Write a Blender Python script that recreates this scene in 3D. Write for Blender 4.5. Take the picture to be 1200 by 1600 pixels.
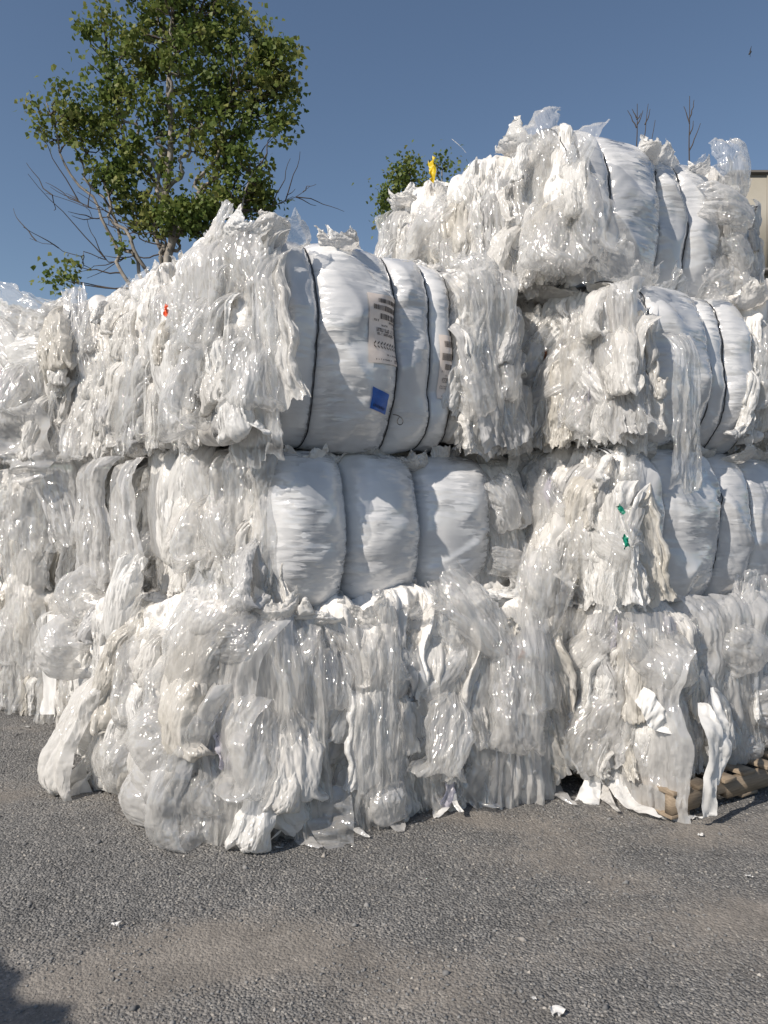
import bpy, math, random
import numpy as np
from mathutils import Vector, Matrix

for o in list(bpy.data.objects):
    bpy.data.objects.remove(o)
SC = bpy.context.scene
COL = SC.collection
R = math.radians

# ------------------------------------------------------------------ camera, sky, sun, exposure
FPX, HOR, CAMH = 1155.0, 780.0, 1.55          # focal length and horizon row in photo pixels, eye height
cam = bpy.data.cameras.new('camera')
cam.sensor_fit = 'VERTICAL'
cam.sensor_height = 36.0
cam.lens = 36.0 * FPX / 1600.0
cam.clip_start = 0.05
cam.clip_end = 5000.0
camo = bpy.data.objects.new('camera', cam)
COL.objects.link(camo)
camo.location = (0, 0, CAMH)
camo.rotation_euler = (R(90) - math.atan(20 / FPX), 0, 0)
SC.camera = camo

SUN_AZ = (-0.76, -0.65)                        # horizontal direction towards the sun
SUN_EL = R(40)
world = bpy.data.worlds.new('World')
SC.world = world
world.use_nodes = True
wn = world.node_tree.nodes
bg = wn['Background']
sky = wn.new('ShaderNodeTexSky')
sky.sky_type = 'NISHITA'
sky.sun_disc = False
sky.sun_elevation = SUN_EL
sky.sun_rotation = math.atan2(SUN_AZ[0], SUN_AZ[1])
sky.air_density = 1.0
sky.dust_density = 0.6
sky.ozone_density = 1.2
bg.inputs['Strength'].default_value = 0.10
world.node_tree.links.new(sky.outputs[0], bg.inputs[0])
sl = bpy.data.lights.new('sun', 'SUN')
sl.energy = 5.0
sl.angle = R(0.53)
sl.color = (1.0, 0.91, 0.80)
suno = bpy.data.objects.new('sun', sl)
COL.objects.link(suno)
_n = math.hypot(*SUN_AZ)
SDIR = Vector((SUN_AZ[0] / _n * math.cos(SUN_EL), SUN_AZ[1] / _n * math.cos(SUN_EL), math.sin(SUN_EL)))
suno.rotation_euler = SDIR.to_track_quat('Z', 'Y').to_euler()
suno.location = (-6, -6, 8)
SC.view_settings.view_transform = 'Standard'
SC.view_settings.look = 'None'
SC.view_settings.exposure = 0.0
SC.view_settings.gamma = 1.0
SC.cycles.use_denoising = True
SC.cycles.max_bounces = 7
SC.cycles.diffuse_bounces = 4
SC.cycles.glossy_bounces = 2
SC.cycles.transmission_bounces = 3
SC.cycles.transparent_max_bounces = 8
SC.cycles.sample_clamp_indirect = 6.0


def px(u, v, Y):
    """photo pixel at a depth -> a point in the place"""
    return Vector(((u - 600) / FPX * Y, Y, CAMH - (v - HOR) / FPX * Y))


# ------------------------------------------------------------------ numpy noise
def _hash(ix, iy, seed):
    h = (ix.astype(np.int64) * 374761393 + iy.astype(np.int64) * 668265263 + seed * 974634577) & 0xffffffff
    h = ((h ^ (h >> 13)) * 1274126177) & 0xffffffff
    h = (h ^ (h >> 16)) & 0xffffffff
    h = (h * 2246822519) & 0xffffffff
    h = h ^ (h >> 15)
    return (h & 0xffffff) / float(0xffffff)


def vnoise(x, y, seed=0):
    ix, iy = np.floor(x), np.floor(y)
    fx, fy = x - ix, y - iy
    fx = fx * fx * fx * (fx * (fx * 6 - 15) + 10)
    fy = fy * fy * fy * (fy * (fy * 6 - 15) + 10)
    a, b = _hash(ix, iy, seed), _hash(ix + 1, iy, seed)
    c, d = _hash(ix, iy + 1, seed), _hash(ix + 1, iy + 1, seed)
    return ((a * (1 - fx) + b * fx) * (1 - fy) + (c * (1 - fx) + d * fx) * fy) * 2 - 1


def fbm(x, y, seed=0, oct=4, g=0.5):
    s, a = np.zeros_like(x), 1.0
    for k in range(oct):
        s = s + a * vnoise(x * 2 ** k + 13.7 * k, y * 2 ** k + 7.1 * k, seed + k)
        a *= g
    return s


def ridged(x, y, seed=0, oct=3):
    s, a = np.zeros_like(x), 1.0
    for k in range(oct):
        s = s + a * (1 - 2 * np.abs(vnoise(x * 2 ** k + 3.3 * k, y * 2 ** k + 1.9 * k, seed + k)))
        a *= 0.5
    return s


def worley(x, y, seed=0):
    """F1 and F2-F1 of jittered points"""
    ix, iy = np.floor(x), np.floor(y)
    f1 = np.full(x.shape, 9.0)
    f2 = np.full(x.shape, 9.0)
    for dx in (-1, 0, 1):
        for dy in (-1, 0, 1):
            cx, cy = ix + dx, iy + dy
            px_ = cx + _hash(cx, cy, seed)
            py_ = cy + _hash(cx, cy, seed + 77)
            d = np.hypot(px_ - x, py_ - y)
            f2 = np.minimum(f2, np.maximum(d, f1))
            f1 = np.minimum(f1, d)
    return f1, f2 - f1


def tri(x, y, seed=0):
    """piecewise flat noise: facets that meet in sharp creases"""
    k = (x + y) * 0.366
    xs, ys = x + k, y + k
    ix, iy = np.floor(xs), np.floor(ys)
    fx, fy = xs - ix, ys - iy
    a, d = _hash(ix, iy, seed), _hash(ix + 1, iy + 1, seed)
    b, c = _hash(ix + 1, iy, seed), _hash(ix, iy + 1, seed)
    return np.where(fx > fy, a * (1 - fx) + b * (fx - fy) + d * fy, a * (1 - fy) + c * (fy - fx) + d * fx) * 2 - 1


def crumple(x, y, seed=0, oct=3, g=0.5):
    s, a = np.zeros_like(x), 1.0
    for k in range(oct):
        an = 0.7 + 1.9 * k + seed
        c, sn = math.cos(an), math.sin(an)
        wx = x + 0.35 * vnoise(x * 0.9, y * 0.9, seed + 50 + k)
        wy = y + 0.35 * vnoise(x * 0.9 + 31, y * 0.9, seed + 60 + k)
        f = 2.1 ** k
        s = s + a * tri((wx * c - wy * sn) * f, (wx * sn + wy * c) * f, seed + k)
        a *= g
    return s


# ------------------------------------------------------------------ object helpers
def link(name, mesh, parent=None, mat=None):
    o = bpy.data.objects.new(name, mesh)
    COL.objects.link(o)
    if parent is not None:
        o.parent = parent
    if mat is not None and mesh is not None:
        if not mesh.materials:
            mesh.materials.append(mat)
    return o


def thing(name, label, cat, loc=(0, 0, 0), group=None):
    o = bpy.data.objects.new(name, None)
    COL.objects.link(o)
    o.location = loc
    o.empty_display_size = 0.1
    tag(o, label, cat, group)
    return o


def tag(o, label=None, cat=None, group=None, kind=None):
    if label: o['label'] = label
    if cat: o['category'] = cat
    if group: o['group'] = group
    if kind: o['kind'] = kind
    return o


def np_mesh(name, V, F, smooth=True):
    """V (n,3), F (m,3|4) arrays"""
    V = np.asarray(V, dtype=np.float32)
    F = np.asarray(F, dtype=np.int32)
    m = bpy.data.meshes.new(name)
    k = F.shape[1]
    m.vertices.add(len(V))
    m.vertices.foreach_set('co', V.ravel())
    m.loops.add(F.size)
    m.loops.foreach_set('vertex_index', F.ravel())
    m.polygons.add(len(F))
    m.polygons.foreach_set('loop_start', np.arange(0, F.size, k, dtype=np.int32))
    if smooth:
        m.polygons.foreach_set('use_smooth', np.ones(len(F), dtype=bool))
    m.update(calc_edges=True)
    m.validate()
    return m


def grid_faces(nx, ny, wrap=False):
    """vertex index i*ny+j"""
    i = np.arange(nx if wrap else nx - 1)
    j = np.arange(ny - 1)
    I, J = np.meshgrid(i, j, indexing='ij')
    I2 = (I + 1) % nx
    return np.stack([I * ny + J, I2 * ny + J, I2 * ny + J + 1, I * ny + J + 1], -1).reshape(-1, 4)


def tube_arrays(pts, rad, k=6):
    pts = np.asarray(pts, float)
    n = len(pts)
    rad = np.broadcast_to(np.asarray(rad, float), (n,))
    t = np.gradient(pts, axis=0)
    t /= np.linalg.norm(t, axis=1, keepdims=True) + 1e-9
    ref = np.array([0.31, 0.2, 0.93]) if abs(t[:, 2]).mean() < 0.8 else np.array([0.93, 0.31, 0.2])
    a = np.cross(t, ref)
    a /= np.linalg.norm(a, axis=1, keepdims=True) + 1e-9
    b = np.cross(t, a)
    an = np.arange(k) / k * 2 * math.pi
    V = pts[:, None] + rad[:, None, None] * (np.cos(an)[None, :, None] * a[:, None] + np.sin(an)[None, :, None] * b[:, None])
    I, J = np.meshgrid(np.arange(n - 1), np.arange(k), indexing='ij')
    J2 = (J + 1) % k
    F = np.stack([I * k + J, I * k + J2, (I + 1) * k + J2, (I + 1) * k + J], -1).reshape(-1, 4)
    return V.reshape(-1, 3), F


def join_arrays(lst):
    Vs, Fs, n = [], [], 0
    for V, F in lst:
        Vs.append(V); Fs.append(F + n); n += len(V)
    return np.concatenate(Vs), np.concatenate(Fs)


def box_arrays(x0, x1, y0, y1, z0, z1):
    V = np.array([(x, y, z) for z in (z0, z1) for x, y in ((x0, y0), (x1, y0), (x1, y1), (x0, y1))], float)
    F = np.array([(3, 2, 1, 0), (4, 5, 6, 7), (0, 1, 5, 4), (1, 2, 6, 5), (2, 3, 7, 6), (3, 0, 4, 7)])
    return V, F


# ------------------------------------------------------------------ materials
def mat_new(name):
    m = bpy.data.materials.new(name)
    m.use_nodes = True
    nt = m.node_tree
    nt.nodes.clear()
    out = nt.nodes.new('ShaderNodeOutputMaterial')
    return m, nt, out


def nd(nt, typ, **kw):
    n = nt.nodes.new(typ)
    for k, v in kw.items():
        if k.startswith('_'):
            setattr(n, k[1:], v)
        else:
            n.inputs[k.replace('__', ' ')].default_value = v
    return n


def ramp(nt, fac, stops):
    r = nt.nodes.new('ShaderNodeValToRGB')
    e = r.color_ramp.elements
    while len(e) < len(stops):
        e.new(0.5)
    for k, (p, c) in enumerate(stops):
        e[k].position = p
        e[k].color = (*c, 1) if len(c) == 3 else c
    nt.links.new(fac, r.inputs[0])
    return r


def crinkle(nt, vec, fine=1.0, strength=0.5, stretch=(1, 1, 0.2)):
    """creased film: the normal tilts from facet to facet and along drawn wrinkles"""
    L = nt.links.new
    mp = nd(nt, 'ShaderNodeMapping', Scale=stretch)
    L(vec, mp.inputs[0])
    nw = nd(nt, 'ShaderNodeTexNoise', Scale=42.0 * fine, Detail=3.0, Roughness=0.6)
    L(mp.outputs[0], nw.inputs['Vector'])
    wp = nd(nt, 'ShaderNodeMix', _data_type='VECTOR')
    wp.inputs[0].default_value = 0.03
    L(mp.outputs[0], wp.inputs[4]); L(nw.outputs['Color'], wp.inputs[5])
    v1 = nd(nt, 'ShaderNodeTexVoronoi', Scale=75.0 * fine, _feature='F1')
    L(wp.outputs[1], v1.inputs['Vector'])
    v2 = nd(nt, 'ShaderNodeTexVoronoi', Scale=170.0 * fine, _feature='F1')
    L(wp.outputs[1], v2.inputs['Vector'])
    g = nd(nt, 'ShaderNodeNewGeometry')
    acc = g.outputs['Normal']
    nm = nd(nt, 'ShaderNodeTexNoise', Scale=4.5, Detail=2.0)
    L(vec, nm.inputs['Vector'])
    mr = nd(nt, 'ShaderNodeMapRange'); L(nm.outputs[0], mr.inputs[0])
    for k, v in zip((1, 2, 3, 4), (0.36, 0.66, 0.12, 1.6)):
        mr.inputs[k].default_value = v
    for src, amt in ((nw.outputs['Color'], 1.1 * strength), (v1.outputs['Color'], 1.0 * strength), (v2.outputs['Color'], 0.4 * strength)):
        sb = nd(nt, 'ShaderNodeVectorMath', _operation='SUBTRACT'); sb.inputs[1].default_value = (0.5, 0.5, 0.5)
        L(src, sb.inputs[0])
        ma = nd(nt, 'ShaderNodeVectorMath', _operation='MULTIPLY_ADD'); ma.inputs[1].default_value = (amt, amt, amt)
        sv = nd(nt, 'ShaderNodeVectorMath', _operation='SCALE'); L(sb.outputs[0], sv.inputs[0]); L(mr.outputs[0], sv.inputs['Scale'])
        L(sv.outputs[0], ma.inputs[0]); L(acc, ma.inputs[2])
        acc = ma.outputs[0]
    no = nd(nt, 'ShaderNodeVectorMath', _operation='NORMALIZE')
    L(acc, no.inputs[0])
    return no.outputs[0]


def film_material(name, col_a, col_b, clear, rough=0.22, transl=0.3, fine=1.0, strength=0.5, stretch=(1, 1, 0.2), dirt=0.0, coat=0.0, clear_var=0.25):
    m, nt, out = mat_new(name)
    L = nt.links.new
    tc = nd(nt, 'ShaderNodeTexCoord')
    vec = tc.outputs['Object']
    oi = nd(nt, 'ShaderNodeObjectInfo')
    add = nd(nt, 'ShaderNodeVectorMath', _operation='ADD')
    sc_ = nd(nt, 'ShaderNodeVectorMath', _operation='SCALE'); sc_.inputs[0].default_value = (7, 5, 3)
    L(oi.outputs['Random'], sc_.inputs['Scale'])
    L(vec, add.inputs[0]); L(sc_.outputs[0], add.inputs[1])
    vec = add.outputs[0]
    nrm = crinkle(nt, vec, fine, strength, stretch)
    n1 = nd(nt, 'ShaderNodeTexNoise', Scale=5.0, Detail=2.0, Roughness=0.6)
    mp = nd(nt, 'ShaderNodeMapping', Scale=(1, 1, 0.4)); L(vec, mp.inputs[0]); L(mp.outputs[0], n1.inputs['Vector'])
    cr = ramp(nt, n1.outputs[0], [(0.3, col_a), (0.7, col_b)])
    base = cr.outputs[0]
    if dirt:
        n2 = nd(nt, 'ShaderNodeTexNoise', Scale=3.1, Detail=3.0, Roughness=0.7)
        mp2 = nd(nt, 'ShaderNodeMapping', Scale=(1, 1, 0.22)); L(vec, mp2.inputs[0]); L(mp2.outputs[0], n2.inputs['Vector'])
        dr = ramp(nt, n2.outputs[0], [(0.60, (0, 0, 0)), (0.78, (dirt, dirt, dirt))])
        mx = nd(nt, 'ShaderNodeMix', _data_type='RGBA'); L(dr.outputs[0], mx.inputs[0]); L(base, mx.inputs[6])
        mx.inputs[7].default_value = (0.27, 0.22, 0.17, 1)
        base = mx.outputs[2]
    p = nd(nt, 'ShaderNodeBsdfPrincipled', Roughness=rough, IOR=1.5)
    L(base, p.inputs['Base Color']); L(nrm, p.inputs['Normal'])
    if coat:
        p.inputs['Coat Weight'].default_value = coat; p.inputs['Coat Roughness'].default_value = 0.1
        L(nrm, p.inputs['Coat Normal'])
    tr = nd(nt, 'ShaderNodeBsdfTranslucent'); L(base, tr.inputs[0]); L(nrm, tr.inputs['Normal'])
    m1 = nd(nt, 'ShaderNodeMixShader'); m1.inputs[0].default_value = transl
    L(p.outputs[0], m1.inputs[1]); L(tr.outputs[0], m1.inputs[2])
    last = m1.outputs[0]
    if clear > 0:
        tp = nd(nt, 'ShaderNodeBsdfTransparent')
        m2 = nd(nt, 'ShaderNodeMixShader'); m2.inputs[0].default_value = clear
        L(last, m2.inputs[1]); L(tp.outputs[0], m2.inputs[2])
        # gloss of the film's two faces stays even where the film is clear
        gl = nd(nt, 'ShaderNodeBsdfGlossy', Roughness=rough * 0.8); L(nrm, gl.inputs['Normal'])
        m3 = nd(nt, 'ShaderNodeMixShader'); m3.inputs[0].default_value = 0.09
        L(m2.outputs[0], m3.inputs[1]); L(gl.outputs[0], m3.inputs[2])
        last = m3.outputs[0]
    L(last, out.inputs[0])
    return m


WARM_A, WARM_B = (0.66, 0.64, 0.61), (0.90, 0.885, 0.86)
M = {}
M['core'] = film_material('bale_film', WARM_A, WARM_B, 0.0, 0.2, 0.0, 1.0, 0.75, dirt=0.7)
M['clear'] = film_material('clear_film', (0.78, 0.775, 0.76), (0.90, 0.895, 0.88), 0.64, 0.085, 0.42, 0.8, 0.46)
M['hazy'] = film_material('hazy_film', (0.78, 0.775, 0.765), (0.90, 0.895, 0.885), 0.36, 0.13, 0.46, 0.8, 0.45)
M['milky'] = film_material('milky_film', (0.76, 0.745, 0.72), (0.91, 0.90, 0.875), 0.0, 0.14, 0.44, 0.9, 0.55)
M['white'] = film_material('white_film', (0.82, 0.815, 0.80), (0.92, 0.92, 0.91), 0.0, 0.18, 0.38, 1.0, 0.6)
M['warm'] = film_material('yellowed_film', (0.66, 0.63, 0.57), (0.82, 0.80, 0.76), 0.0, 0.16, 0.4, 1.0, 0.65, dirt=0.7)
M['grey'] = film_material('grey_film', (0.50, 0.50, 0.50), (0.70, 0.70, 0.70), 0.0, 0.14, 0.35, 0.8, 0.5, dirt=0.5)
M['lilac'] = film_material('printed_film', (0.50, 0.47, 0.62), (0.74, 0.73, 0.77), 0.0, 0.2, 0.3, 1.0, 0.5)
M['tight'] = film_material('stretched_film', (0.47, 0.48, 0.50), (0.72, 0.725, 0.73), 0.0, 0.2, 0.0, 1.0, 0.3, stretch=(0.14, 0.14, 0.9), coat=1.0)
M['cloth'] = film_material('white_sheet', (0.74, 0.74, 0.73), (0.82, 0.82, 0.81), 0.0, 0.6, 0.2, 0.6, 0.15)


def plain(name, col, rough=0.6, metallic=0.0, noise=None, bump=0.0, col2=None, stretch=(1, 1, 1)):
    m, nt, out = mat_new(name)
    L = nt.links.new
    p = nd(nt, 'ShaderNodeBsdfPrincipled', Roughness=rough, Metallic=metallic)
    p.inputs['Base Color'].default_value = (*col, 1)
    if noise:
        tc = nd(nt, 'ShaderNodeTexCoord')
        mp = nd(nt, 'ShaderNodeMapping', Scale=stretch); L(tc.outputs['Object'], mp.inputs[0])
        n = nd(nt, 'ShaderNodeTexNoise', Scale=noise, Detail=5.0, Roughness=0.65); L(mp.outputs[0], n.inputs['Vector'])
        c2 = col2 or tuple(c * 0.6 for c in col)
        r_ = ramp(nt, n.outputs[0], [(0.35, c2), (0.65, col)])
        L(r_.outputs[0], p.inputs['Base Color'])
        if bump:
            b = nd(nt, 'ShaderNodeBump', Strength=bump, Distance=0.01); L(n.outputs[0], b.inputs['Height']); L(b.outputs[0], p.inputs['Normal'])
    L(p.outputs[0], out.inputs[0])
    return m


M['wire'] = plain('black_wire', (0.015, 0.015, 0.017), 0.45)
M['paper'] = plain('label_paper', (0.84, 0.74, 0.67), 0.5, noise=14, col2=(0.74, 0.64, 0.57))
M['ink'] = plain('label_ink', (0.035, 0.025, 0.022), 0.6)
M['blue'] = plain('blue_tape', (0.008, 0.12, 0.48), 0.35, noise=30, col2=(0.006, 0.08, 0.36))
M['bluedark'] = plain('blue_ink', (0.004, 0.02, 0.09), 0.5)
M['green'] = plain('green_tape', (0.0, 0.23, 0.15), 0.4, noise=30)
M['yellow'] = plain('yellow_film', (0.72, 0.52, 0.01), 0.4, noise=20)
M['orange'] = plain('orange_film', (0.8, 0.09, 0.02), 0.4, noise=20)
M['rust'] = plain('brown_scrap', (0.16, 0.06, 0.03), 0.7, noise=30)
M['dark'] = plain('dark_scrap', (0.04, 0.04, 0.05), 0.4, noise=30)
M['wood'] = plain('pallet_wood', (0.33, 0.265, 0.195), 0.9, noise=22, bump=0.05, col2=(0.20, 0.155, 0.11), stretch=(0.35, 1.2, 6))
M['woodend'] = plain('pallet_end_grain', (0.34, 0.2, 0.09), 0.85, noise=40, bump=0.4, col2=(0.2, 0.11, 0.05))
M['bark'] = plain('poplar_bark', (0.36, 0.33, 0.29), 0.9, noise=6, bump=0.4, col2=(0.16, 0.14, 0.12))
M['twig'] = plain('twig_bark', (0.07, 0.055, 0.045), 0.9)
M['wall'] = plain('beige_cladding', (0.27, 0.255, 0.215), 0.6, noise=1.5, col2=(0.235, 0.22, 0.185))
M['trim'] = plain('dark_trim', (0.035, 0.033, 0.03), 0.5)
M['bird'] = plain('dark_feathers', (0.02, 0.02, 0.022), 0.7)


def leaf_material():
    m, nt, out = mat_new('poplar_leaf')
    L = nt.links.new
    tc = nd(nt, 'ShaderNodeTexCoord')
    n = nd(nt, 'ShaderNodeTexNoise', Scale=1.1, Detail=5.0, Roughness=0.8); L(tc.outputs['Object'], n.inputs['Vector'])
    r_ = ramp(nt, n.outputs[0], [(0.33, (0.07, 0.12, 0.03)), (0.48, (0.15, 0.20, 0.05)), (0.64, (0.29, 0.28, 0.09))])
    p = nd(nt, 'ShaderNodeBsdfPrincipled', Roughness=0.5); L(r_.outputs[0], p.inputs['Base Color'])
    p.inputs['Specular IOR Level'].default_value = 0.25
    t = nd(nt, 'ShaderNodeBsdfTranslucent'); L(r_.outputs[0], t.inputs[0])
    mx = nd(nt, 'ShaderNodeMixShader'); mx.inputs[0].default_value = 0.4
    L(p.outputs[0], mx.inputs[1]); L(t.outputs[0], mx.inputs[2]); L(mx.outputs[0], out.inputs[0])
    return m


M['leaf'] = leaf_material()


def ground_material():
    m, nt, out = mat_new('gravelly_asphalt')
    L = nt.links.new
    tc = nd(nt, 'ShaderNodeTexCoord')
    v = tc.outputs['Object']
    st = nd(nt, 'ShaderNodeTexVoronoi', Scale=95.0); L(v, st.inputs['Vector'])
    stf = nd(nt, 'ShaderNodeTexVoronoi', Scale=190.0); L(v, stf.inputs['Vector'])
    sp = nd(nt, 'ShaderNodeSeparateColor'); L(st.outputs['Color'], sp.inputs[0])
    grey = ramp(nt, sp.outputs[0], [(0.0, (0.135, 0.137, 0.14)), (0.6, (0.20, 0.20, 0.20)), (0.93, (0.26, 0.26, 0.258)), (1.0, (0.38, 0.37, 0.35))])
    at = nd(nt, 'ShaderNodeAttribute'); at.attribute_name = 'dust'
    brk = nd(nt, 'ShaderNodeTexNoise', Scale=16.0, Detail=6.0, Roughness=0.75); L(v, brk.inputs['Vector'])
    ad = nd(nt, 'ShaderNodeMath', _operation='MULTIPLY_ADD'); L(at.outputs['Fac'], ad.inputs[0]); ad.inputs[1].default_value = 0.75; L(brk.outputs[0], ad.inputs[2])
    dust = ramp(nt, ad.outputs[0], [(0.5, (0, 0, 0)), (1.1, (0.6, 0.6, 0.6))])
    nz = nd(nt, 'ShaderNodeTexNoise', Scale=60.0, Detail=4.0, Roughness=0.7); L(v, nz.inputs['Vector'])
    dcol = ramp(nt, nz.outputs[0], [(0.3, (0.215, 0.195, 0.172)), (0.7, (0.30, 0.268, 0.233))])
    mx = nd(nt, 'ShaderNodeMix', _data_type='RGBA'); L(dust.outputs[0], mx.inputs[0]); L(grey.outputs[0], mx.inputs[6]); L(dcol.outputs[0], mx.inputs[7])
    mot = nd(nt, 'ShaderNodeTexNoise', Scale=3.5, Detail=8.0, Roughness=0.75); L(v, mot.inputs['Vector'])
    mrp = ramp(nt, mot.outputs[0], [(0.3, (0.68, 0.68, 0.68)), (0.7, (1.22, 1.2, 1.17))])
    mm = nd(nt, 'ShaderNodeMix', _data_type='RGBA', _blend_type='MULTIPLY'); mm.inputs[0].default_value = 1.0
    L(mx.outputs[2], mm.inputs[6]); L(mrp.outputs[0], mm.inputs[7])
    p = nd(nt, 'ShaderNodeBsdfPrincipled', Roughness=0.9); L(mm.outputs[2], p.inputs['Base Color'])
    p.inputs['Specular IOR Level'].default_value = 0.3
    inv = nd(nt, 'ShaderNodeMath', _operation='MULTIPLY_ADD'); L(dust.outputs[0], inv.inputs[0]); inv.inputs[1].default_value = -1.0; inv.inputs[2].default_value = 1.0
    b1 = nd(nt, 'ShaderNodeBump', Distance=0.012); L(inv.outputs[0], b1.inputs['Strength']); L(st.outputs['Distance'], b1.inputs['Height']); b1.invert = True
    b2 = nd(nt, 'ShaderNodeBump', Strength=0.35, Distance=0.003); L(stf.outputs['Distance'], b2.inputs['Height']); L(b1.outputs[0], b2.inputs['Normal']); b2.invert = True
    b3 = nd(nt, 'ShaderNodeBump', Strength=0.5, Distance=0.02); L(nz.outputs[0], b3.inputs['Height']); L(b2.outputs[0], b3.inputs['Normal'])
    L(b3.outputs[0], p.inputs['Normal'])
    L(p.outputs[0], out.inputs[0])
    return m


M['ground'] = ground_material()


def stone_material():
    m, nt, out = mat_new('gravel_stone')
    L = nt.links.new
    g = nd(nt, 'ShaderNodeNewGeometry')
    r_ = ramp(nt, g.outputs['Random Per Island'], [(0.0, (0.11, 0.112, 0.115)), (0.55, (0.195, 0.195, 0.196)), (0.85, (0.26, 0.257, 0.25)), (0.96, (0.31, 0.285, 0.255)), (1.0, (0.44, 0.42, 0.39))])
    p = nd(nt, 'ShaderNodeBsdfPrincipled', Roughness=0.85); L(r_.outputs[0], p.inputs['Base Color'])
    L(p.outputs[0], out.inputs[0])
    return m


M['stone'] = stone_material()

# ------------------------------------------------------------------ ground
rng = np.random.default_rng(11)
random.seed(5)
gx = np.concatenate([[-400, -120, -40, -15], np.linspace(-6, 6, 201), [15, 40, 120, 400]])
gy = np.concatenate([[-300, -60, -15], np.linspace(-2, 10, 201), [20, 50, 150, 500, 1500]])
X, Y = np.meshgrid(gx, gy, indexing='ij')
near = np.exp(-((X / 9) ** 2 + ((Y - 4) / 9) ** 2) ** 2)
Z = near * (0.012 * fbm(X * 0.9, Y * 0.9, 3, 3))
GV = np.stack([X, Y, Z], -1).reshape(-1, 3)
gm = np_mesh('ground', GV, grid_faces(len(gx), len(gy)))


def dust_at(x, y):
    """how much pale dust lies on the asphalt"""
    d = 0.55 * fbm(x * 0.8 + 2, y * 1.3, 17, 4, 0.6) - 0.12
    for cx, cy, rx, ry, an, a in ((-0.80, 2.42, 0.42, 0.20, 0.2, 0.75), (0.85, 3.05, 0.75, 0.16, -0.35, 0.7), (0.35, 3.55, 0.45, 0.15, -0.2, 0.6), (-1.9, 3.9, 0.8, 0.25, 0.3, 0.45), (1.6, 3.45, 0.5, 0.12, 0.2, 0.35)):
        c, s_ = math.cos(an), math.sin(an)
        u, v = (x - cx) * c + (y - cy) * s_, -(x - cx) * s_ + (y - cy) * c
        d = d + a * np.exp(-(u / rx) ** 2 - (v / ry) ** 2)
    return np.clip(d * 1.3, 0, 1)


at_ = gm.attributes.new('dust', 'FLOAT', 'POINT')
at_.data.foreach_set('value', dust_at(X, Y).astype(np.float32).ravel())
ground = link('ground', gm, mat=M['ground'])
tag(ground, 'dark grey gravelly asphalt yard with dusty brown patches', kind='structure')


def ground_z(x, y):
    x = np.asarray(x, float); y = np.asarray(y, float)
    return np.exp(-((x / 9) ** 2 + ((y - 4) / 9) ** 2) ** 2) * (0.012 * fbm(x * 0.9, y * 0.9, 3, 3))


def make_stones(n, smin, smax, ymin, ymax, seed):
    r = np.random.default_rng(seed)
    yy = ymin + (ymax - ymin) * r.random(n) ** 1.25
    xx = (r.random(n) * 2 - 1) * (0.56 * yy + 0.15)
    keep = r.random(n) > 0.3 + 0.6 * dust_at(xx, yy) + 0.35 * fbm(xx * 2.2, yy * 2.8, 64, 3)
    xx, yy = xx[keep], yy[keep]
    k = len(xx)
    s = smin + (smax - smin) * r.random(k) ** 2.4
    octv = np.array([(1, 0, 0), (0, 1, 0), (-1, 0, 0), (0, -1, 0), (0, 0, 1), (0, 0, -1)], float)
    octf = np.array([(0, 1, 4), (1, 2, 4), (2, 3, 4), (3, 0, 4), (1, 0, 5), (2, 1, 5), (3, 2, 5), (0, 3, 5)])
    V = octv[None] * (0.55 + 0.75 * r.random((k, 6, 1)))
    V += (r.random((k, 6, 3)) - 0.5) * 0.5
    V[:, :, 2] *= 0.6
    a = r.random(k) * 6.28
    c, sn = np.cos(a)[:, None], np.sin(a)[:, None]
    x_, y_ = V[:, :, 0] * c - V[:, :, 1] * sn, V[:, :, 0] * sn + V[:, :, 1] * c
    V = np.stack([x_, y_, V[:, :, 2]], -1) * s[:, None, None]
    V[:, :, 0] += xx[:, None]; V[:, :, 1] += yy[:, None]; V[:, :, 2] += ground_z(xx, yy)[:, None] + s[:, None] * 0.15
    F = octf[None] + (np.arange(k) * 6)[:, None, None]
    return V.reshape(-1, 3), F.reshape(-1, 3)


V_, F_ = join_arrays([make_stones(46000, 0.0025, 0.0095, 1.7, 6.0, 1), make_stones(700, 0.008, 0.018, 1.7, 6.5, 2)])
gravel = link('gravel', np_mesh('gravel', V_, F_, smooth=False), mat=M['stone'])
tag(gravel, 'loose grey gravel strewn over the asphalt yard', 'gravel', kind='stuff')


# ------------------------------------------------------------------ film sheets: a small cloth solver, run once for a stock of shapes
NX, NY = 24, 36


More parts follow.
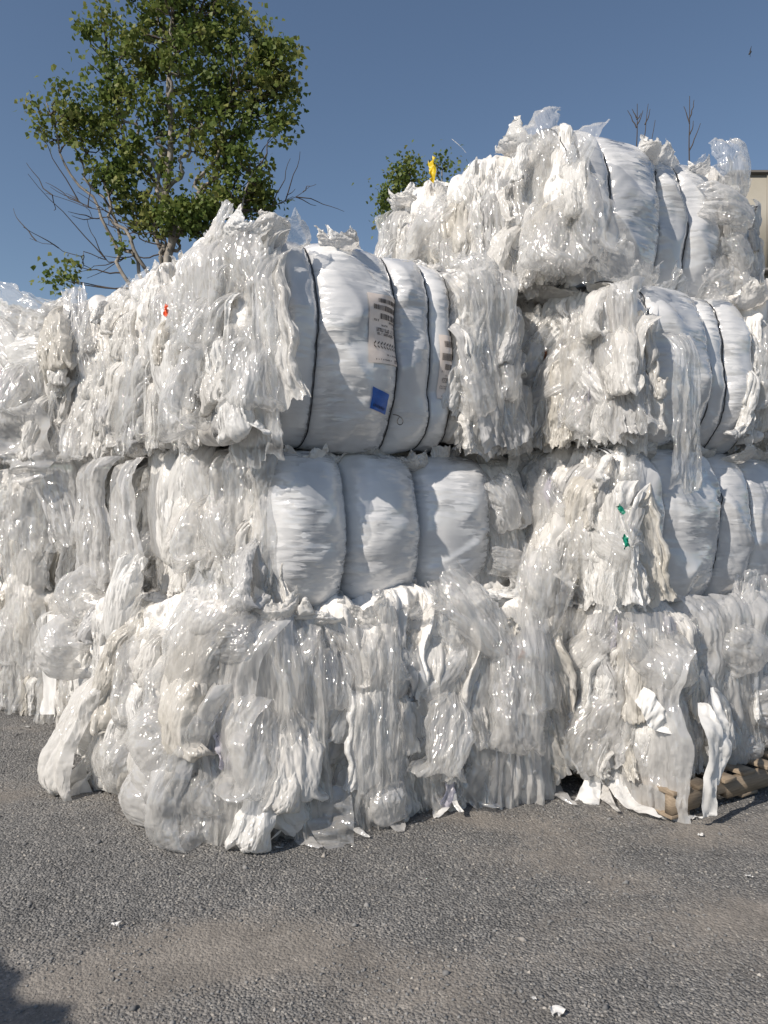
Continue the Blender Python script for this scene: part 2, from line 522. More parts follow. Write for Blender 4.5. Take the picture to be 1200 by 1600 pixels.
def solve_sheets(specs, steps=70, sweeps=7, seed=4):
    r = np.random.default_rng(seed)
    B = len(specs)
    P = np.zeros((B, NX, NY, 3), np.float32)
    pin = np.zeros((B, NX, NY), bool)
    hx = np.zeros((B, 1, 1), np.float32); hy = np.zeros((B, 1, 1), np.float32)
    wx, wz = np.zeros(B), np.zeros(B)
    grav = np.zeros((B, 1, 1), np.float32); blow = np.zeros((B, 1, 1), np.float32)
    U, W = np.meshgrid(np.linspace(-0.5, 0.5, NX), np.linspace(0, 1, NY), indexing='ij')
    for b, sp in enumerate(specs):
        w, h = sp['w'], sp['h']
        hx[b], hy[b] = w / (NX - 1), h / (NY - 1)
        ga, gb, gz = sp.get('ga', 0.55), sp.get('gb', 0.9), sp.get('gz', 0.9)
        gath = ga + (gb - ga) * W
        x = U * w * gath + 0.04 * w * fbm(U * 2 + 9 * b, W * 3, 40 + b, 2)
        z = -W * h * gz + 0.05 * h * fbm(U * 3 + 5 * b, W * 2, 60 + b, 2) * np.clip(W * 5, 0, 1)
        y = 0.03 + 0.09 * w * fbm(U * 5 + 3 * b, W * 3.5 + b, 80 + b, 4, 0.6)
        if sp['kind'] in ('puff', 'bag'):
            rr = np.sqrt((U * 2) ** 2 + (W * 2 - 1) ** 2)
            y = y * 1.2 + 0.12 * w * (1 - rr ** 2)
        if sp['kind'] == 'drape':
            back = np.clip(0.42 - W, 0, 1) * h
            z = np.where(W < 0.42, 0.02 + 0.03 * fbm(U * 4 + b, W * 4, 31 + b, 2), z + 0.42 * h * gz)
            y = np.where(W < 0.42, y - back, y)
        P[b, ..., 0], P[b, ..., 1], P[b, ..., 2] = x, y, z
        wx[b], wz[b] = w, h
        grav[b] = sp.get('g', 1.0); blow[b] = sp.get('p', 0.0)
        if sp['kind'] in ('hang', 'big'):
            pin[b, :, 0] = True
        elif sp['kind'] == 'bunch':
            pin[b, :, 0] = True
            pin[b, :, -1] = True
        elif sp['kind'] in ('puff', 'bag'):
            pin[b, 0, :] = True; pin[b, -1, :] = True; pin[b, :, 0] = True; pin[b, :, -1] = True
        elif sp['kind'] == 'drape':
            pin[b, :, 0] = True
        elif sp['kind'] == 'corner':
            pin[b, :, 0] = True
            P[b, :, 0, 2] += -0.35 * w * (1 - (2 * U[:, 0]) ** 2)
    # puckered rest lengths: film that has been stretched unevenly
    vx = 1 + 0.28 * np.stack([fbm(U * 7 + b * 3, W * 6, 7 + b, 3) for b in range(B)])
    vy = 1 + 0.22 * np.stack([fbm(U * 6 + b * 5, W * 9, 107 + b, 3) for b in range(B)])
    hx = (hx * vx).astype(np.float32); hy = (hy * vy).astype(np.float32)
    ish = (~pin)[..., None].astype(np.float32)
    Q = P.copy()
    wall_n = np.stack([0.03 * fbm(U * 3 + b, W * 3, 200 + b, 3) for b in range(B)]).astype(np.float32)

    def con(s1, s2, L, k):
        d = P[s2] - P[s1]
        l = np.sqrt((d * d).sum(-1)) + 1e-7
        w1, w2 = ish[s1], ish[s2]
        c = (k * (l - L) / l)[..., None] * d / np.maximum(w1 + w2, 1e-6)
        P[s1] += c * w1
        P[s2] -= c * w2
    drape = np.array([sp['kind'] == 'drape' for sp in specs])[:, None, None]
    A = slice(None)
    sets = []
    for off in (0, 1):
        a = (A, slice(off, NX - 1, 2), A); b_ = (A, slice(off + 1, NX, 2), A); sets.append((a, b_, hx[:, off:NX - 1:2, :], 0.9))
        a = (A, A, slice(off, NY - 1, 2)); b_ = (A, A, slice(off + 1, NY, 2)); sets.append((a, b_, hy[:, :, off:NY - 1:2], 0.9))
    for off in (0, 1):
        hd = np.sqrt(hx[:, off:NX - 1:2, :-1] ** 2 + hy[:, off:NX - 1:2, :-1] ** 2)
        sets.append(((A, slice(off, NX - 1, 2), slice(0, -1)), (A, slice(off + 1, NX, 2), slice(1, None)), hd, 0.35))
        sets.append(((A, slice(off, NX - 1, 2), slice(1, None)), (A, slice(off + 1, NX, 2), slice(0, -1)), hd, 0.35))
    dt2 = 0.0035
    for st in range(steps):
        vel = (P - Q) * 0.86
        Q = P.copy()
        N = np.zeros_like(P)
        ex = P[:, 2:, 1:-1] - P[:, :-2, 1:-1]; ey = P[:, 1:-1, 2:] - P[:, 1:-1, :-2]
        n = np.cross(ey, ex)
        n /= np.linalg.norm(n, axis=-1, keepdims=True) + 1e-7
        n *= np.sign(n[..., 1:2] + 1e-6)
        N[:, 1:-1, 1:-1] = n
        acc = N * blow[..., None]
        acc[..., 2] -= grav
        acc[..., 1] += 0.25 * np.sin(st * 0.35) * grav * 0.6 - 0.15 * grav
        P += ish * (vel + acc * dt2)
        for k in range(sweeps):
            for s1, s2, L_, kk in sets:
                con(s1, s2, L_, kk)
            ins_ = (P[..., 1] < wall_n) & ~pin
            over = ins_ & drape & (P[..., 2] > -0.05)
            P[..., 2] = np.where(over, np.maximum(P[..., 2], wall_n * 0.8), P[..., 2])
            P[..., 1] = np.where(ins_ & ~(drape & (P[..., 2] > -0.05)), wall_n, P[..., 1])
    return P


def upsample(G, n=2):
    """Catmull-Rom along both grid axes"""
    def up(A, axis):
        A = np.moveaxis(A, axis, 0)
        p = np.concatenate([2 * A[:1] - A[1:2], A, 2 * A[-1:] - A[-2:-1]])
        mid = (-p[:-3] + 9 * p[1:-2] + 9 * p[2:-1] - p[3:]) / 16
        o = np.empty((2 * len(A) - 1,) + A.shape[1:], A.dtype)
        o[0::2] = A; o[1::2] = mid
        return np.moveaxis(o, 0, axis)
    for k in range(n - 1):
        G = up(up(G, 0), 1)
    return G


specs = []
for k in range(10):
    specs.append(dict(kind='hang', w=0.24 + 0.06 * (k % 5), h=0.40 + 0.07 * (k % 6), ga=0.70 + 0.05 * (k % 5), gb=0.76 + 0.06 * (k % 4), gz=0.86, zig=0.8))
for k in range(10):
    specs.append(dict(kind='bunch', w=0.26 + 0.06 * (k % 4), h=0.45 + 0.09 * (k % 5), ga=0.5 + 0.06 * (k % 3), gb=0.5 + 0.06 * (k % 4), gz=0.82, p=0.5 * (k % 3)))
for k in range(8):
    specs.append(dict(kind='puff', w=0.30 + 0.06 * (k % 4), h=0.36 + 0.08 * (k % 3), ga=0.82, gb=0.86, gz=0.86, p=0.4 + 0.4 * (k % 3), g=0.9))
for k in range(5):
    specs.append(dict(kind='corner', w=0.36 + 0.06 * (k % 3), h=0.45 + 0.08 * (k % 3), ga=0.75, gb=0.85, gz=0.92))
for k in range(5):
    specs.append(dict(kind='big', w=0.60 + 0.1 * (k % 3), h=0.75 + 0.1 * (k % 4), ga=0.84 + 0.04 * (k % 3), gb=0.9, gz=0.93, zig=0.8))
for k in range(5):
    specs.append(dict(kind='bag', w=0.46 + 0.05 * (k % 3), h=0.46 + 0.06 * (k % 2), ga=0.70, gb=0.76, gz=0.74, p=1.3 + 0.5 * (k % 3), g=0.6))
for k in range(7):
    specs.append(dict(kind='drape', w=0.42 + 0.06 * (k % 4), h=0.55 + 0.07 * (k % 4), ga=0.8, gb=0.75, gz=0.9))
SHEETS = solve_sheets(specs)
PROTO = {'bag': [], 'hang': [], 'big': [], 'bunch': [], 'puff': [], 'corner': [], 'drape': []}
UP = 3
nu, nw_ = (NX - 1) * 2 ** (UP - 1) + 1, (NY - 1) * 2 ** (UP - 1) + 1
UU, WW = np.meshgrid(np.linspace(0, 1, nu), np.linspace(0, 1, nw_), indexing='ij')
for b, sp in enumerate(specs):
    G = SHEETS[b].astype(np.float64)
    if sp['kind'] == 'drape':
        kb = int(0.42 * NY)                # on top of the bale the film lies flat
        row = G[:, kb].copy()
        for it in range(6):
            row[1:-1] = 0.5 * row[1:-1] + 0.25 * (row[2:] + row[:-2])
        q = np.arange(NX)
        for jj in range(kb):
            d_ = (kb - jj) / kb
            G[:, jj] = row
            G[:, jj, 1] -= 0.3 * d_
            G[:, jj, 2] += -0.05 * d_ ** 2 + 0.012 * fbm(q * 0.35, q * 0 + jj * 0.3, b, 2)
        for it in range(3):
            G[:, kb - 2:kb + 3] = 0.5 * G[:, kb - 2:kb + 3] + 0.25 * (G[:, kb - 3:kb + 2] + G[:, kb - 1:kb + 4])
    G = upsample(G, UP)
    ex = np.gradient(G, axis=0); ey = np.gradient(G, axis=1)
    n = np.cross(ex, ey); n /= np.linalg.norm(n, axis=-1, keepdims=True) + 1e-9
    a_, c_ = UU * sp['w'], WW * sp['h']
    damp = (0.25 + 0.75 * np.clip(WW * 2.5 - 0.8, 0, 1)) if sp['kind'] == 'drape' else np.ones_like(WW)
    G = G + n * (damp * 0.022 * crumple(a_ * 9, c_ * 5, b, 2, 0.5) + 0.0048 * crumple(a_ * 34, c_ * 15, b + 9, 3, 0.6))[..., None]
    if sp['kind'] in ('puff', 'bag'):   # the rim tucks back into the bale
        rr = np.sqrt((UU * 2 - 1) ** 2 + (WW * 2 - 1) ** 2) + 0.25 * fbm(UU * 3 + b, WW * 3, b, 3)
        G[..., 1] -= 0.16 * np.clip(rr - 0.6, 0, 1) ** 1.2
    if sp['kind'] not in ('puff', 'bag'):
        G[..., 2] -= 0.06 * fbm(UU * 4 + b, WW * 0 + b, 300 + b, 4) * WW ** 2
        G[..., 0] += 0.05 * fbm(UU * 0 + b, WW * 4 + b, 320 + b, 3) * (UU * 2 - 1)
        G[..., 1] -= 0.05 * np.clip(np.abs(UU * 2 - 1) - 0.75, 0, 1) / 0.25 + (0.13 * (np.clip(0.16 - WW, 0, 1) / 0.16) ** 2 if sp['kind'] != 'drape' else 0)
    if sp['kind'] == 'drape':
        G -= np.array([G[..., 0].mean(), 0, 0])
    else:
        G -= np.array([G[..., 0].mean(), 0.0, G[:, 0, 2].mean() if sp['kind'] in ('hang', 'bunch', 'big') else G[:, 0, 2].max() if sp['kind'] == 'corner' else G[..., 2].mean()])
    me = np_mesh('film_flap', G.reshape(-1, 3), grid_faces(nu, nw_))
    me.materials.append(M['hazy'])
    PROTO[sp['kind']].append((me, G[..., 0].max() - G[..., 0].min(), (-G[..., 2].min()) if sp['kind'] == 'drape' else G[..., 2].max() - G[..., 2].min(), sp))

MIX = ['milky'] * 7 + ['clear'] * 13 + ['white'] * 4 + ['warm'] * 2 + ['grey'] * 2


def put_flap(bale, kind, pos, nrm, scale, mat=None, roll=0.0, pitch=0.0, name='film_flap', idx=None, sxyz=None):
    """hang one sheet on a bale; pos is a world point, nrm the outward horizontal direction"""
    pr = random.choice(PROTO[kind]) if idx is None else PROTO[kind][idx % len(PROTO[kind])]
    o = bpy.data.objects.new(name, pr[0])
    COL.objects.link(o)
    o.parent = bale
    yaw = math.atan2(nrm[1], nrm[0]) - math.pi / 2
    o.rotation_mode = 'XYZ'
    o.matrix_local = (Matrix.Translation(Vector(pos) - bale.location) @ Matrix.Rotation(yaw, 4, 'Z') @ Matrix.Rotation(pitch, 4, 'X') @ Matrix.Rotation(roll, 4, 'Y')
                      @ Matrix.Diagonal((scale * (1 if random.random() < 0.5 else -1), scale, scale, 1)) @ (Matrix.Diagonal((*sxyz, 1)) if sxyz else Matrix.Identity(4)))
    o.material_slots[0].link = 'OBJECT'
    o.material_slots[0].material = M[mat or random.choice(MIX)]
    return o, pr


# ------------------------------------------------------------------ bales
class Bale:
    def __init__(self, name, label, P, l, Ll, r, Lr, z0, z1, seed, left='ragged', right='ragged', smooth_range=(0, 0), amp=1.0, cat='bale', group='bales of plastic film'):
        self.P = np.array(P, float); self.l = np.array(l, float) / np.hypot(*l); self.r = np.array(r, float) / np.hypot(*r)
        self.Ll, self.Lr, self.z0, self.z1, self.h, self.seed = Ll, Lr, z0, z1, z1 - z0, seed
        self.nl = np.array([-self.l[1], self.l[0]]);
        if self.nl @ (-self.r) < 0: self.nl = -self.nl
        self.nr = np.array([self.r[1], -self.r[0]])
        self.smooth = smooth_range
        c = self.P + self.l * Ll / 2 + self.r * Lr / 2
        self.c = c
        self.o = thing(name, label, cat, (c[0], c[1], z0), group)
        self.amp = amp
        self.core()

    def disp(self, a, z, seed, amp):
        """outward relief of a ragged face; a along the face, z up, both in metres"""
        wa = a + 0.05 * fbm(a * 3, z * 3, seed + 5, 2)
        lump = fbm(wa * 2.8, z * 2.0, seed + 11, 3)
        pl = crumple(wa * 8, z * 2.6, seed, 3, 0.55)
        fin = ridged(wa * 20, z * 2.2, seed + 3, 2)
        fine = crumple(wa * 28, z * 12, seed + 7, 2)
        hole = np.clip(fbm(wa * 6, z * 2.2, seed + 41, 2) - 0.5, 0, 1)
        return amp * (0.045 * lump + 0.036 * pl + 0.012 * fin + 0.010 * fine - 0.3 * hole)

    def core(self):
        P, l, r, Ll, Lr, h = self.P, self.l, self.r, self.Ll, self.Lr, self.h
        Q = [P + l * Ll, P, P + r * Lr, P + l * Ll + r * Lr]
        rc = 0.13
        pts, info = [], []
        for k in range(4):
            a, b, c = Q[k], Q[(k + 1) % 4], Q[(k + 2) % 4]
            d1, d2 = (b - a) / np.linalg.norm(b - a), (c - b) / np.linalg.norm(c - b)
            L = np.linalg.norm(b - a)
            step = 0.0095 if k in (0, 1) else 0.07
            n = max(3, int((L - 2 * rc) / step))
            for t in np.linspace(rc, L - rc, n):
                pts.append(a + d1 * t); info.append((k, t))
            m = 14 if k == 0 else 5
            for t in np.linspace(0, 1, m + 2)[1:-1]:
                pts.append((b - d1 * rc) * (1 - t) ** 2 + 2 * t * (1 - t) * b + (b + d2 * rc) * t * t)
                info.append((k + t, L))
        B = np.array(pts)
        nxt, prv = np.roll(B, -1, 0), np.roll(B, 1, 0)
        T = nxt - prv; T /= np.linalg.norm(T, axis=1, keepdims=True)
        Nn = np.stack([T[:, 1], -T[:, 0]], 1)
        s = np.concatenate([[0], np.cumsum(np.linalg.norm(np.diff(B, axis=0), axis=1))])
        nz = max(20, int(h / 0.0095))
        zz = np.linspace(0, h, nz)
        S, Zg = np.meshgrid(s, zz, indexing='ij')
        d = self.disp(S, Zg, self.seed, self.amp)
        # signed distance along the right face, to recess the strapped part
        tr = (B - P) @ self.r
        kk = np.array([i[0] for i in info])
        isr = (kk >= 0.55) & (kk < 1.5)
        s0, s1 = self.smooth
        rec = np.where(isr & (tr > s0 - 0.02) & (tr < s1 + 0.02), 1.0, 0.0)
        if s1 > s0:
            ker = np.ones(5) / 5
            rec = np.convolve(rec, ker, 'same')
        d = d * (1 - 0.8 * rec[:, None]) - 0.17 * rec[:, None]
        bul = 0.05 * np.sin(np.pi * Zg / h)
        re = 0.10
        e = np.clip((Zg - (h - re)) / re, 0, 1); ins = re * (1 - np.sqrt(np.maximum(0, 1 - e * e)))
        e2 = np.clip((re * 0.8 - Zg) / (re * 0.8), 0, 1); ins = ins + 0.06 * (1 - np.sqrt(np.maximum(0, 1 - e2 * e2)))
        off = d + bul - ins
        XY = B[:, None, :] + Nn[:, None, :] * off[..., None]
        zb = Zg + 0.03 * fbm(S * 4, Zg * 3, self.seed + 51, 3) * self.amp
        zt = zb + (0.05 * fbm(S * 5, Zg * 0, self.seed + 61, 3)) * np.clip(Zg / h * 3 - 2, 0, 1)
        if self.z0 < 0.3:
            zt = np.maximum(zt, 0.004)
        V = np.concatenate([XY, zt[..., None]], -1)
        # top cap
        cap = []
        for q in np.linspace(0.06, 1, 12):
            xy = XY[:, -1] * (1 - q) + self.c * q
            zc = zt[:, -1] * (1 - min(1, q * 2)) + (h + 0.0 + 0.05 * fbm(xy[:, 0] * 4, xy[:, 1] * 4, self.seed + 71, 3)) * min(1, q * 2) + 0.03 * fbm(xy[:, 0] * 9, xy[:, 1] * 9, self.seed + 81, 3)
            cap.append(np.concatenate([xy, zc[:, None]], -1))
        V = np.concatenate([V, np.stack(cap, 1)], 1)
        V[..., :2] -= self.c
        me = np_mesh('film_core', V.reshape(-1, 3), grid_faces(len(B), V.shape[1], wrap=True))
        link('film_core', me, self.o, M['core'])
        self.B, self.Nn, self.S = B, Nn, s

    # --- points on the two visible faces
    def left_pt(self, t, z, off=0.02):
        """t from the front edge along the left face"""
        xy = self.P + self.l * t + self.nl * off
        return np.array([xy[0], xy[1], self.z0 + z])

    def right_pt(self, t, z, off=0.02):
        xy = self.P + self.r * t + self.nr * off
        return np.array([xy[0], xy[1], self.z0 + z])

    def dress(self, face, n, t0, t1, kinds=('hang', 'bunch', 'puff', 'corner', 'big'), wts=(4.5, 5, 2.2, 2.5, 2.0), smin=0.45, smax=1.05, zlo=0.25, zhi=0.97, overhang=0.04, mats=None, off=(-0.05, 0.09)):
        for k in range(n):
            kd = random.choices(kinds, wts)[0]
            t = t0 + (t1 - t0) * (k + random.random()) / n
            pr_i = random.randrange(len(PROTO[kd]))
            hh = PROTO[kd][pr_i][2]
            sc = random.uniform(smin, smax)
            z = self.h * random.uniform(zlo, zhi)
            if kd != 'puff':
                sc = min(sc, (z + overhang) / hh)
                if sc < 0.2:
                    sc = 0.2
                    z = sc * hh
            else:
                z = min(max(z, hh * sc * 0.45), self.h + 0.02)
            o_ = random.uniform(*off) + 0.05 * math.sin(math.pi * z / self.h)
            p = self.left_pt(t, z, o_) if face == 'l' else self.right_pt(t, z, o_)
            nr = self.nl if face == 'l' else self.nr
            a = random.gauss(0, 0.18)
            nr = (nr[0] * math.cos(a) - nr[1] * math.sin(a), nr[0] * math.sin(a) + nr[1] * math.cos(a))
            put_flap(self.o, kd, p, nr, sc, random.choice(mats) if mats else random.choice(('clear', 'clear', 'hazy', 'white')) if kd == 'puff' else None, roll=random.gauss(0, 0.6) if kd == 'puff' else max(-0.3, min(0.3, random.gauss(0, 0.26))), pitch=random.gauss(0, 0.08), idx=pr_i, sxyz=(random.uniform(0.6, 1.1), random.uniform(0.4, 0.7), random.uniform(1.0, 1.6)) if kd == 'puff' else None)

    def corner_dress(self, n, smin=0.5, smax=1.0, kinds=('hang', 'bunch', 'hang', 'corner'), mats=None):
        nc = self.nl + self.nr; nc /= np.linalg.norm(nc)
        for k in range(n):
            kd = random.choice(kinds)
            i = random.randrange(len(PROTO[kd])); hh = PROTO[kd][i][2]
            z = self.h * random.uniform(0.35, 0.96)
            sc = random.uniform(smin, smax)
            if kd != 'puff': sc = min(sc, (z + 0.03) / hh)
            a = random.uniform(-0.75, 0.1)
            nr = (nc[0] * math.cos(a) - nc[1] * math.sin(a), nc[0] * math.sin(a) + nc[1] * math.cos(a))
            xy = self.P + np.array(nr) * random.uniform(-0.05, 0.04)
            put_flap(self.o, kd, (xy[0], xy[1], self.z0 + z), nr, max(sc, 0.4), random.choice(mats) if mats else None, roll=random.gauss(0, 0.15), idx=i)

    def top_dress(self, face, n, t0, t1, smin=0.5, smax=1.1, lift=(-0.05, 0.05), mats=None, depth=(-0.25, 0.02)):
        for k in range(n):
            t = t0 + (t1 - t0) * (k + random.random()) / n
            f = self.left_pt if face == 'l' else self.right_pt
            nr = self.nl if face == 'l' else self.nr
            p = f(t, self.h + random.uniform(*lift), random.uniform(*depth))
            p = f(t, self.h + random.uniform(*lift) - 0.03, random.uniform(*depth))
            put_flap(self.o, 'puff', p, nr, random.uniform(smin, smax), random.choice(mats) if mats else None, roll=random.uniform(-3.1, 3.1), pitch=-random.uniform(0.6, 1.4), sxyz=(random.uniform(0.9, 1.4), random.uniform(0.5, 0.9), random.uniform(0.8, 1.2)))

    # --- the strapped side: a bulge of tight film between each pair of wires
    def surf(self, t, th, seg, D=0.30, rec=0.2, p=2.5, groove=0.055, seed=0):
        """t along the face (m), th from -pi/2 (bottom) to pi/2 (top); world points"""
        a, b = seg
        x = np.clip((t - a) / (b - a), 0, 1)
        sn, cs = np.sin(th), np.cos(th)
        z = self.h / 2 + (self.h / 2 - 0.005 + 0.03 * (sn < 0) * (1 + vnoise(t * 4, t * 0, seed + 2))) * np.sign(sn) * np.abs(sn) ** (2 / p)
        dep = -rec + D * np.abs(cs) ** (2 / p)
        cross = (1 - np.abs(2 * x - 1) ** 2.6) ** 0.62
        wob = 0.02 * fbm(t * 3, z * 3, seed + 3, 2)
        edge = np.clip(np.abs(2 * x - 1), 0, 1) ** 2
        wr = 0.005 * crumple(t * 4, z * 22 + 2.2 * vnoise(t * 6, z * 4, seed), seed + 7, 2) * (0.3 + edge) + 0.003 * crumple(t * 10, z * 60, seed + 9, 2) * (0.1 + edge)
        fold = 0.030 * np.clip(ridged(t * 2.2 + z * 1.6, z * 1.2 - t * 0.8, seed + 13, 2) - 0.5, 0, 1) + 0.009 * crumple(t * 3 + z, z * 5 - t * 2, seed + 19, 2)
        mid = -groove + groove * cross * np.clip(b - a, 0.12, 0.34) / 0.24
        dep = dep + mid + wob + wr + fold
        xy = self.P + self.r * np.asarray(t)[..., None] + self.nr * dep[..., None]
        return np.concatenate([xy, (self.z0 + z)[..., None]], -1)

    def strapped(self, wires, D=0.30, rec=0.2, p=2.5, groove=0.075, wire=True, mats=None, wire_w=None):
        self.sp = dict(D=D, rec=rec, p=p, groove=groove)
        self.segs = []
        for k in range(len(wires) - 1):
            a, b = wires[k], wires[k + 1]
            nt = max(10, int((b - a) / 0.009)); nth = 110
            t = np.linspace(a, b, nt); th = np.linspace(-math.pi / 2, math.pi / 2, nth)
            Tg, Hg = np.meshgrid(t, th, indexing='ij')
            V = self.surf(Tg, Hg, (a, b), seed=self.seed, **self.sp)
            # the film runs on over the top and in under the bottom
            more_t, more_b = [], []
            for q in (0.1, 0.22, 0.36):
                w = V[:, -1].copy(); w[:, :2] -= self.nr * q; w[:, 2] += 0.02 + 0.02 * fbm(w[:, 0] * 6, w[:, 1] * 6, self.seed, 2); more_t.append(w)
                w = V[:, 0].copy(); w[:, :2] -= self.nr * q; more_b.insert(0, w)
            V = np.concatenate([np.stack(more_b, 1), V, np.stack(more_t, 1)], 1)
            c = np.array(self.o.location)
            me = np_mesh('film_bulge', (V - c).reshape(-1, 3), grid_faces(nt, V.shape[1]))
            link('film_bulge', me, self.o, M[mats[k] if mats else 'tight'])
            self.segs.append((a, b, self.seed))
        if wire:
            for k, a in enumerate(wires):
                th = np.linspace(-math.pi / 2 + 0.01, math.pi / 2 - 0.01, 70)
                seg = (a, a + 0.3) if k == len(wires) - 1 else (a, wires[k + 1])
                V = self.surf(np.full_like(th, a + 0.0005), th, seg, seed=self.seed, **self.sp)
                V[:, :2] += self.nr * (0.013 if self.P[0] < 0 else 0.020)
                wv, wf = tube_arrays(V - np.array(self.o.location), wire_w or (0.0024 if self.P[0] < 0 else 0.0028), 6)
                link('strap_wire', np_mesh('strap_wire', wv, wf), self.o, M['wire'])

    def patch(self, seg_i, t0, t1, th0, th1, name, mat, off=0.006, n=(14, 18), skew=0.0, label=None, parent=None):
        """a flat piece stuck on a bulge; returns object and a mapper"""
        a, b, sd = self.segs[seg_i]

        def mp(x, y, o_=off):
            x = np.asarray(x, float); y = np.asarray(y, float)
            t = t0 + (t1 - t0) * x
            th = th0 + (th1 - th0) * y + skew * (x - 0.5)
            sp = dict(self.sp)
            W = self.surf(t, th, (a, b), seed=sd, **sp)
            W[..., :2] += self.nr * o_
            return W - np.array(self.o.location)
        x, y = np.meshgrid(np.linspace(0, 1, n[0]), np.linspace(0, 1, n[1]), indexing='ij')
        o = link(name, np_mesh(name, mp(x, y).reshape(-1, 3), grid_faces(*n)), parent or self.o, mat)
        if label: o['label'] = label
        return o, mp

    def scrap(self, face, t, z, w, h, mat, off=0.09, label=None, roll=0.0, name='film_scrap'):
        n1, n2 = 8, 12
        x, y = np.meshgrid(np.linspace(-0.5, 0.5, n1), np.linspace(-0.5, 0.5, n2), indexing='ij')
        sd = int(abs(t * 1000 + z * 777)) + 1
        gx_ = w * (x + 0.3 * fbm(x * 2, y * 3, sd, 2)) ; gz_ = h * (y + 0.2 * fbm(x * 3, y * 2, sd + 9, 2))
        gy_ = 0.5 * w * fbm(x * 4, y * 3, sd + 5, 3)
        c, s_ = math.cos(roll), math.sin(roll)
        gx2, gz2 = gx_ * c - gz_ * s_, gx_ * s_ + gz_ * c
        p = self.left_pt(t, z, off) if face == 'l' else self.right_pt(t, z, off)
        d, nr = (-self.l, self.nl) if face == 'l' else (self.r, self.nr)
        V = np.empty(gx_.shape + (3,))
        V[..., :2] = p[:2] + d * gx2[..., None] + nr * gy_[..., None]
        V[..., 2] = p[2] + gz2
        o = link(name, np_mesh(name, (V - np.array(self.o.location)).reshape(-1, 3), grid_faces(n1, n2)), self.o, M[mat])
        if label: o['label'] = label
        return o


L_DIR, R_DIR = (-0.68, 0.73), (0.87, 0.49)
ALLW = ('ragged', 'ragged')

# left stack, nearest the camera
A1 = Bale('film_bale', 'bottom bale of the front stack, crumpled clear film spilling onto the asphalt', (-0.76, 3.42), (-0.72, 0.69), 1.2, (0.955, 0.30), 1.66, 0.0, 1.03, 101, amp=1.15)
A2 = Bale('film_bale', 'middle bale of the front stack, below the bale with the paper label', (-0.53, 3.57), L_DIR, 1.5, R_DIR, 1.5, 1.04, 1.80, 202, smooth_range=(0.02, 1.22))
A3 = Bale('film_bale', 'top bale of the front stack with a paper barcode label and blue tape', (-0.60, 3.44), L_DIR, 1.4, R_DIR, 1.5, 1.82, 2.84, 303, smooth_range=(0.12, 1.08), amp=1.15)
# left row, farther back
L1 = Bale('film_bale', 'bottom bale at the far left edge, behind the front stack', (-1.75, 4.85), (-0.8, 0.6), 1.8, R_DIR, 1.4, 0.0, 0.92, 404)
L2 = Bale('film_bale', 'middle bale at the far left edge, in the shade of the bale above', (-1.80, 5.10), (-0.8, 0.6), 1.8, R_DIR, 1.4, 0.93, 1.75, 505)
L3 = Bale('film_bale', 'top bale at the far left edge, a pointed film tip hanging below', (-1.60, 4.52), (-0.93, 0.37), 1.8, R_DIR, 1.4, 1.78, 2.80, 606, amp=1.2)
# right stack
B1 = Bale('film_bale', 'bottom bale of the right stack, resting on the wooden pallet', (1.27, 3.78), (-0.6, 0.8), 1.4, R_DIR, 1.35, 0.15, 0.99, 707, amp=1.1)
B2 = Bale('film_bale', 'second bale from the ground in the right stack, with green tape scraps', (1.27, 3.86), (-0.6, 0.8), 1.4, R_DIR, 1.5, 1.0, 1.84, 808, smooth_range=(0.02, 1.3))
B3 = Bale('film_bale', 'third bale from the ground in the right stack, directly under the topmost bale', (1.30, 3.88), (-0.6, 0.8), 1.4, R_DIR, 1.5, 1.86, 2.74, 909, smooth_range=(0.05, 0.95), amp=1.1)
B4 = Bale('film_bale', 'topmost bale of the right stack, tall against the sky with a yellow scrap', (1.05, 4.10), (-0.66, 0.75), 1.5, R_DIR, 1.52, 2.77, 3.66, 111, smooth_range=(0.03, 1.16))

# an unseen stand-in bale, added to cast the shadow at the lower left
shadow_bale = Bale('film_bale', 'unseen tall stand-in bale added to cast the shadow on the lower left asphalt', (-2.80, -0.01), (-0.717, 0.70), 2.0, (-0.70, -0.717), 1.2, 0.0, 2.3, 121, amp=0.25)

# strapped sides
A3.strapped([-0.02, 0.126, 0.293, 0.727, 0.943, 1.08])
A2.strapped([-0.05, 0.36, 0.785, 1.24], D=0.31, rec=0.17, p=2.5, groove=0.11, wire=False)
B4.strapped([-0.06, 0.03, 0.216, 0.638, 0.864, 1.16], D=0.27)
B3.strapped([-0.03, 0.124, 0.57, 0.71, 0.95], D=0.27)
B2.strapped([-0.03, 0.02, 0.26, 0.74, 0.99, 1.3], D=0.26)

# dressing of loose film
PALE = ['clear', 'milky', 'white', 'milky']
A3.dress('l', 95, 0.0, 1.4, overhang=0.015)
A3.corner_dress(10, smax=0.9)
A3.dress('r', 30, 1.16, 1.5, off=(-0.12, 0.06), smax=0.7)
A3.top_dress('l', 12, 0.1, 1.4, mats=PALE, smin=0.4, smax=0.8, lift=(-0.09, 0.0))
A3.top_dress('r', 9, 0.0, 1.5, mats=PALE, smax=0.6, lift=(-0.03, 0.0))
A2.dress('l', 90, 0.0, 1.5, smax=0.9)
A2.corner_dress(8, smax=0.8)
A2.top_dress('r', 9, 0.1, 1.3, mats=PALE, smin=0.3, smax=0.5, lift=(-0.03, 0.0))
B2.top_dress('r', 8, 0.1, 1.4, mats=PALE, smin=0.3, smax=0.5, lift=(-0.03, 0.0))
A2.dress('r', 24, 1.2, 1.5, off=(-0.1, 0.06), smax=0.7)
A1.dress('l', 70, 0.0, 1.02, smax=1.1)
A1.dress('r', 110, 0.0, 1.66, smax=1.05, zlo=0.3)
A1.corner_dress(12, smax=1.1)
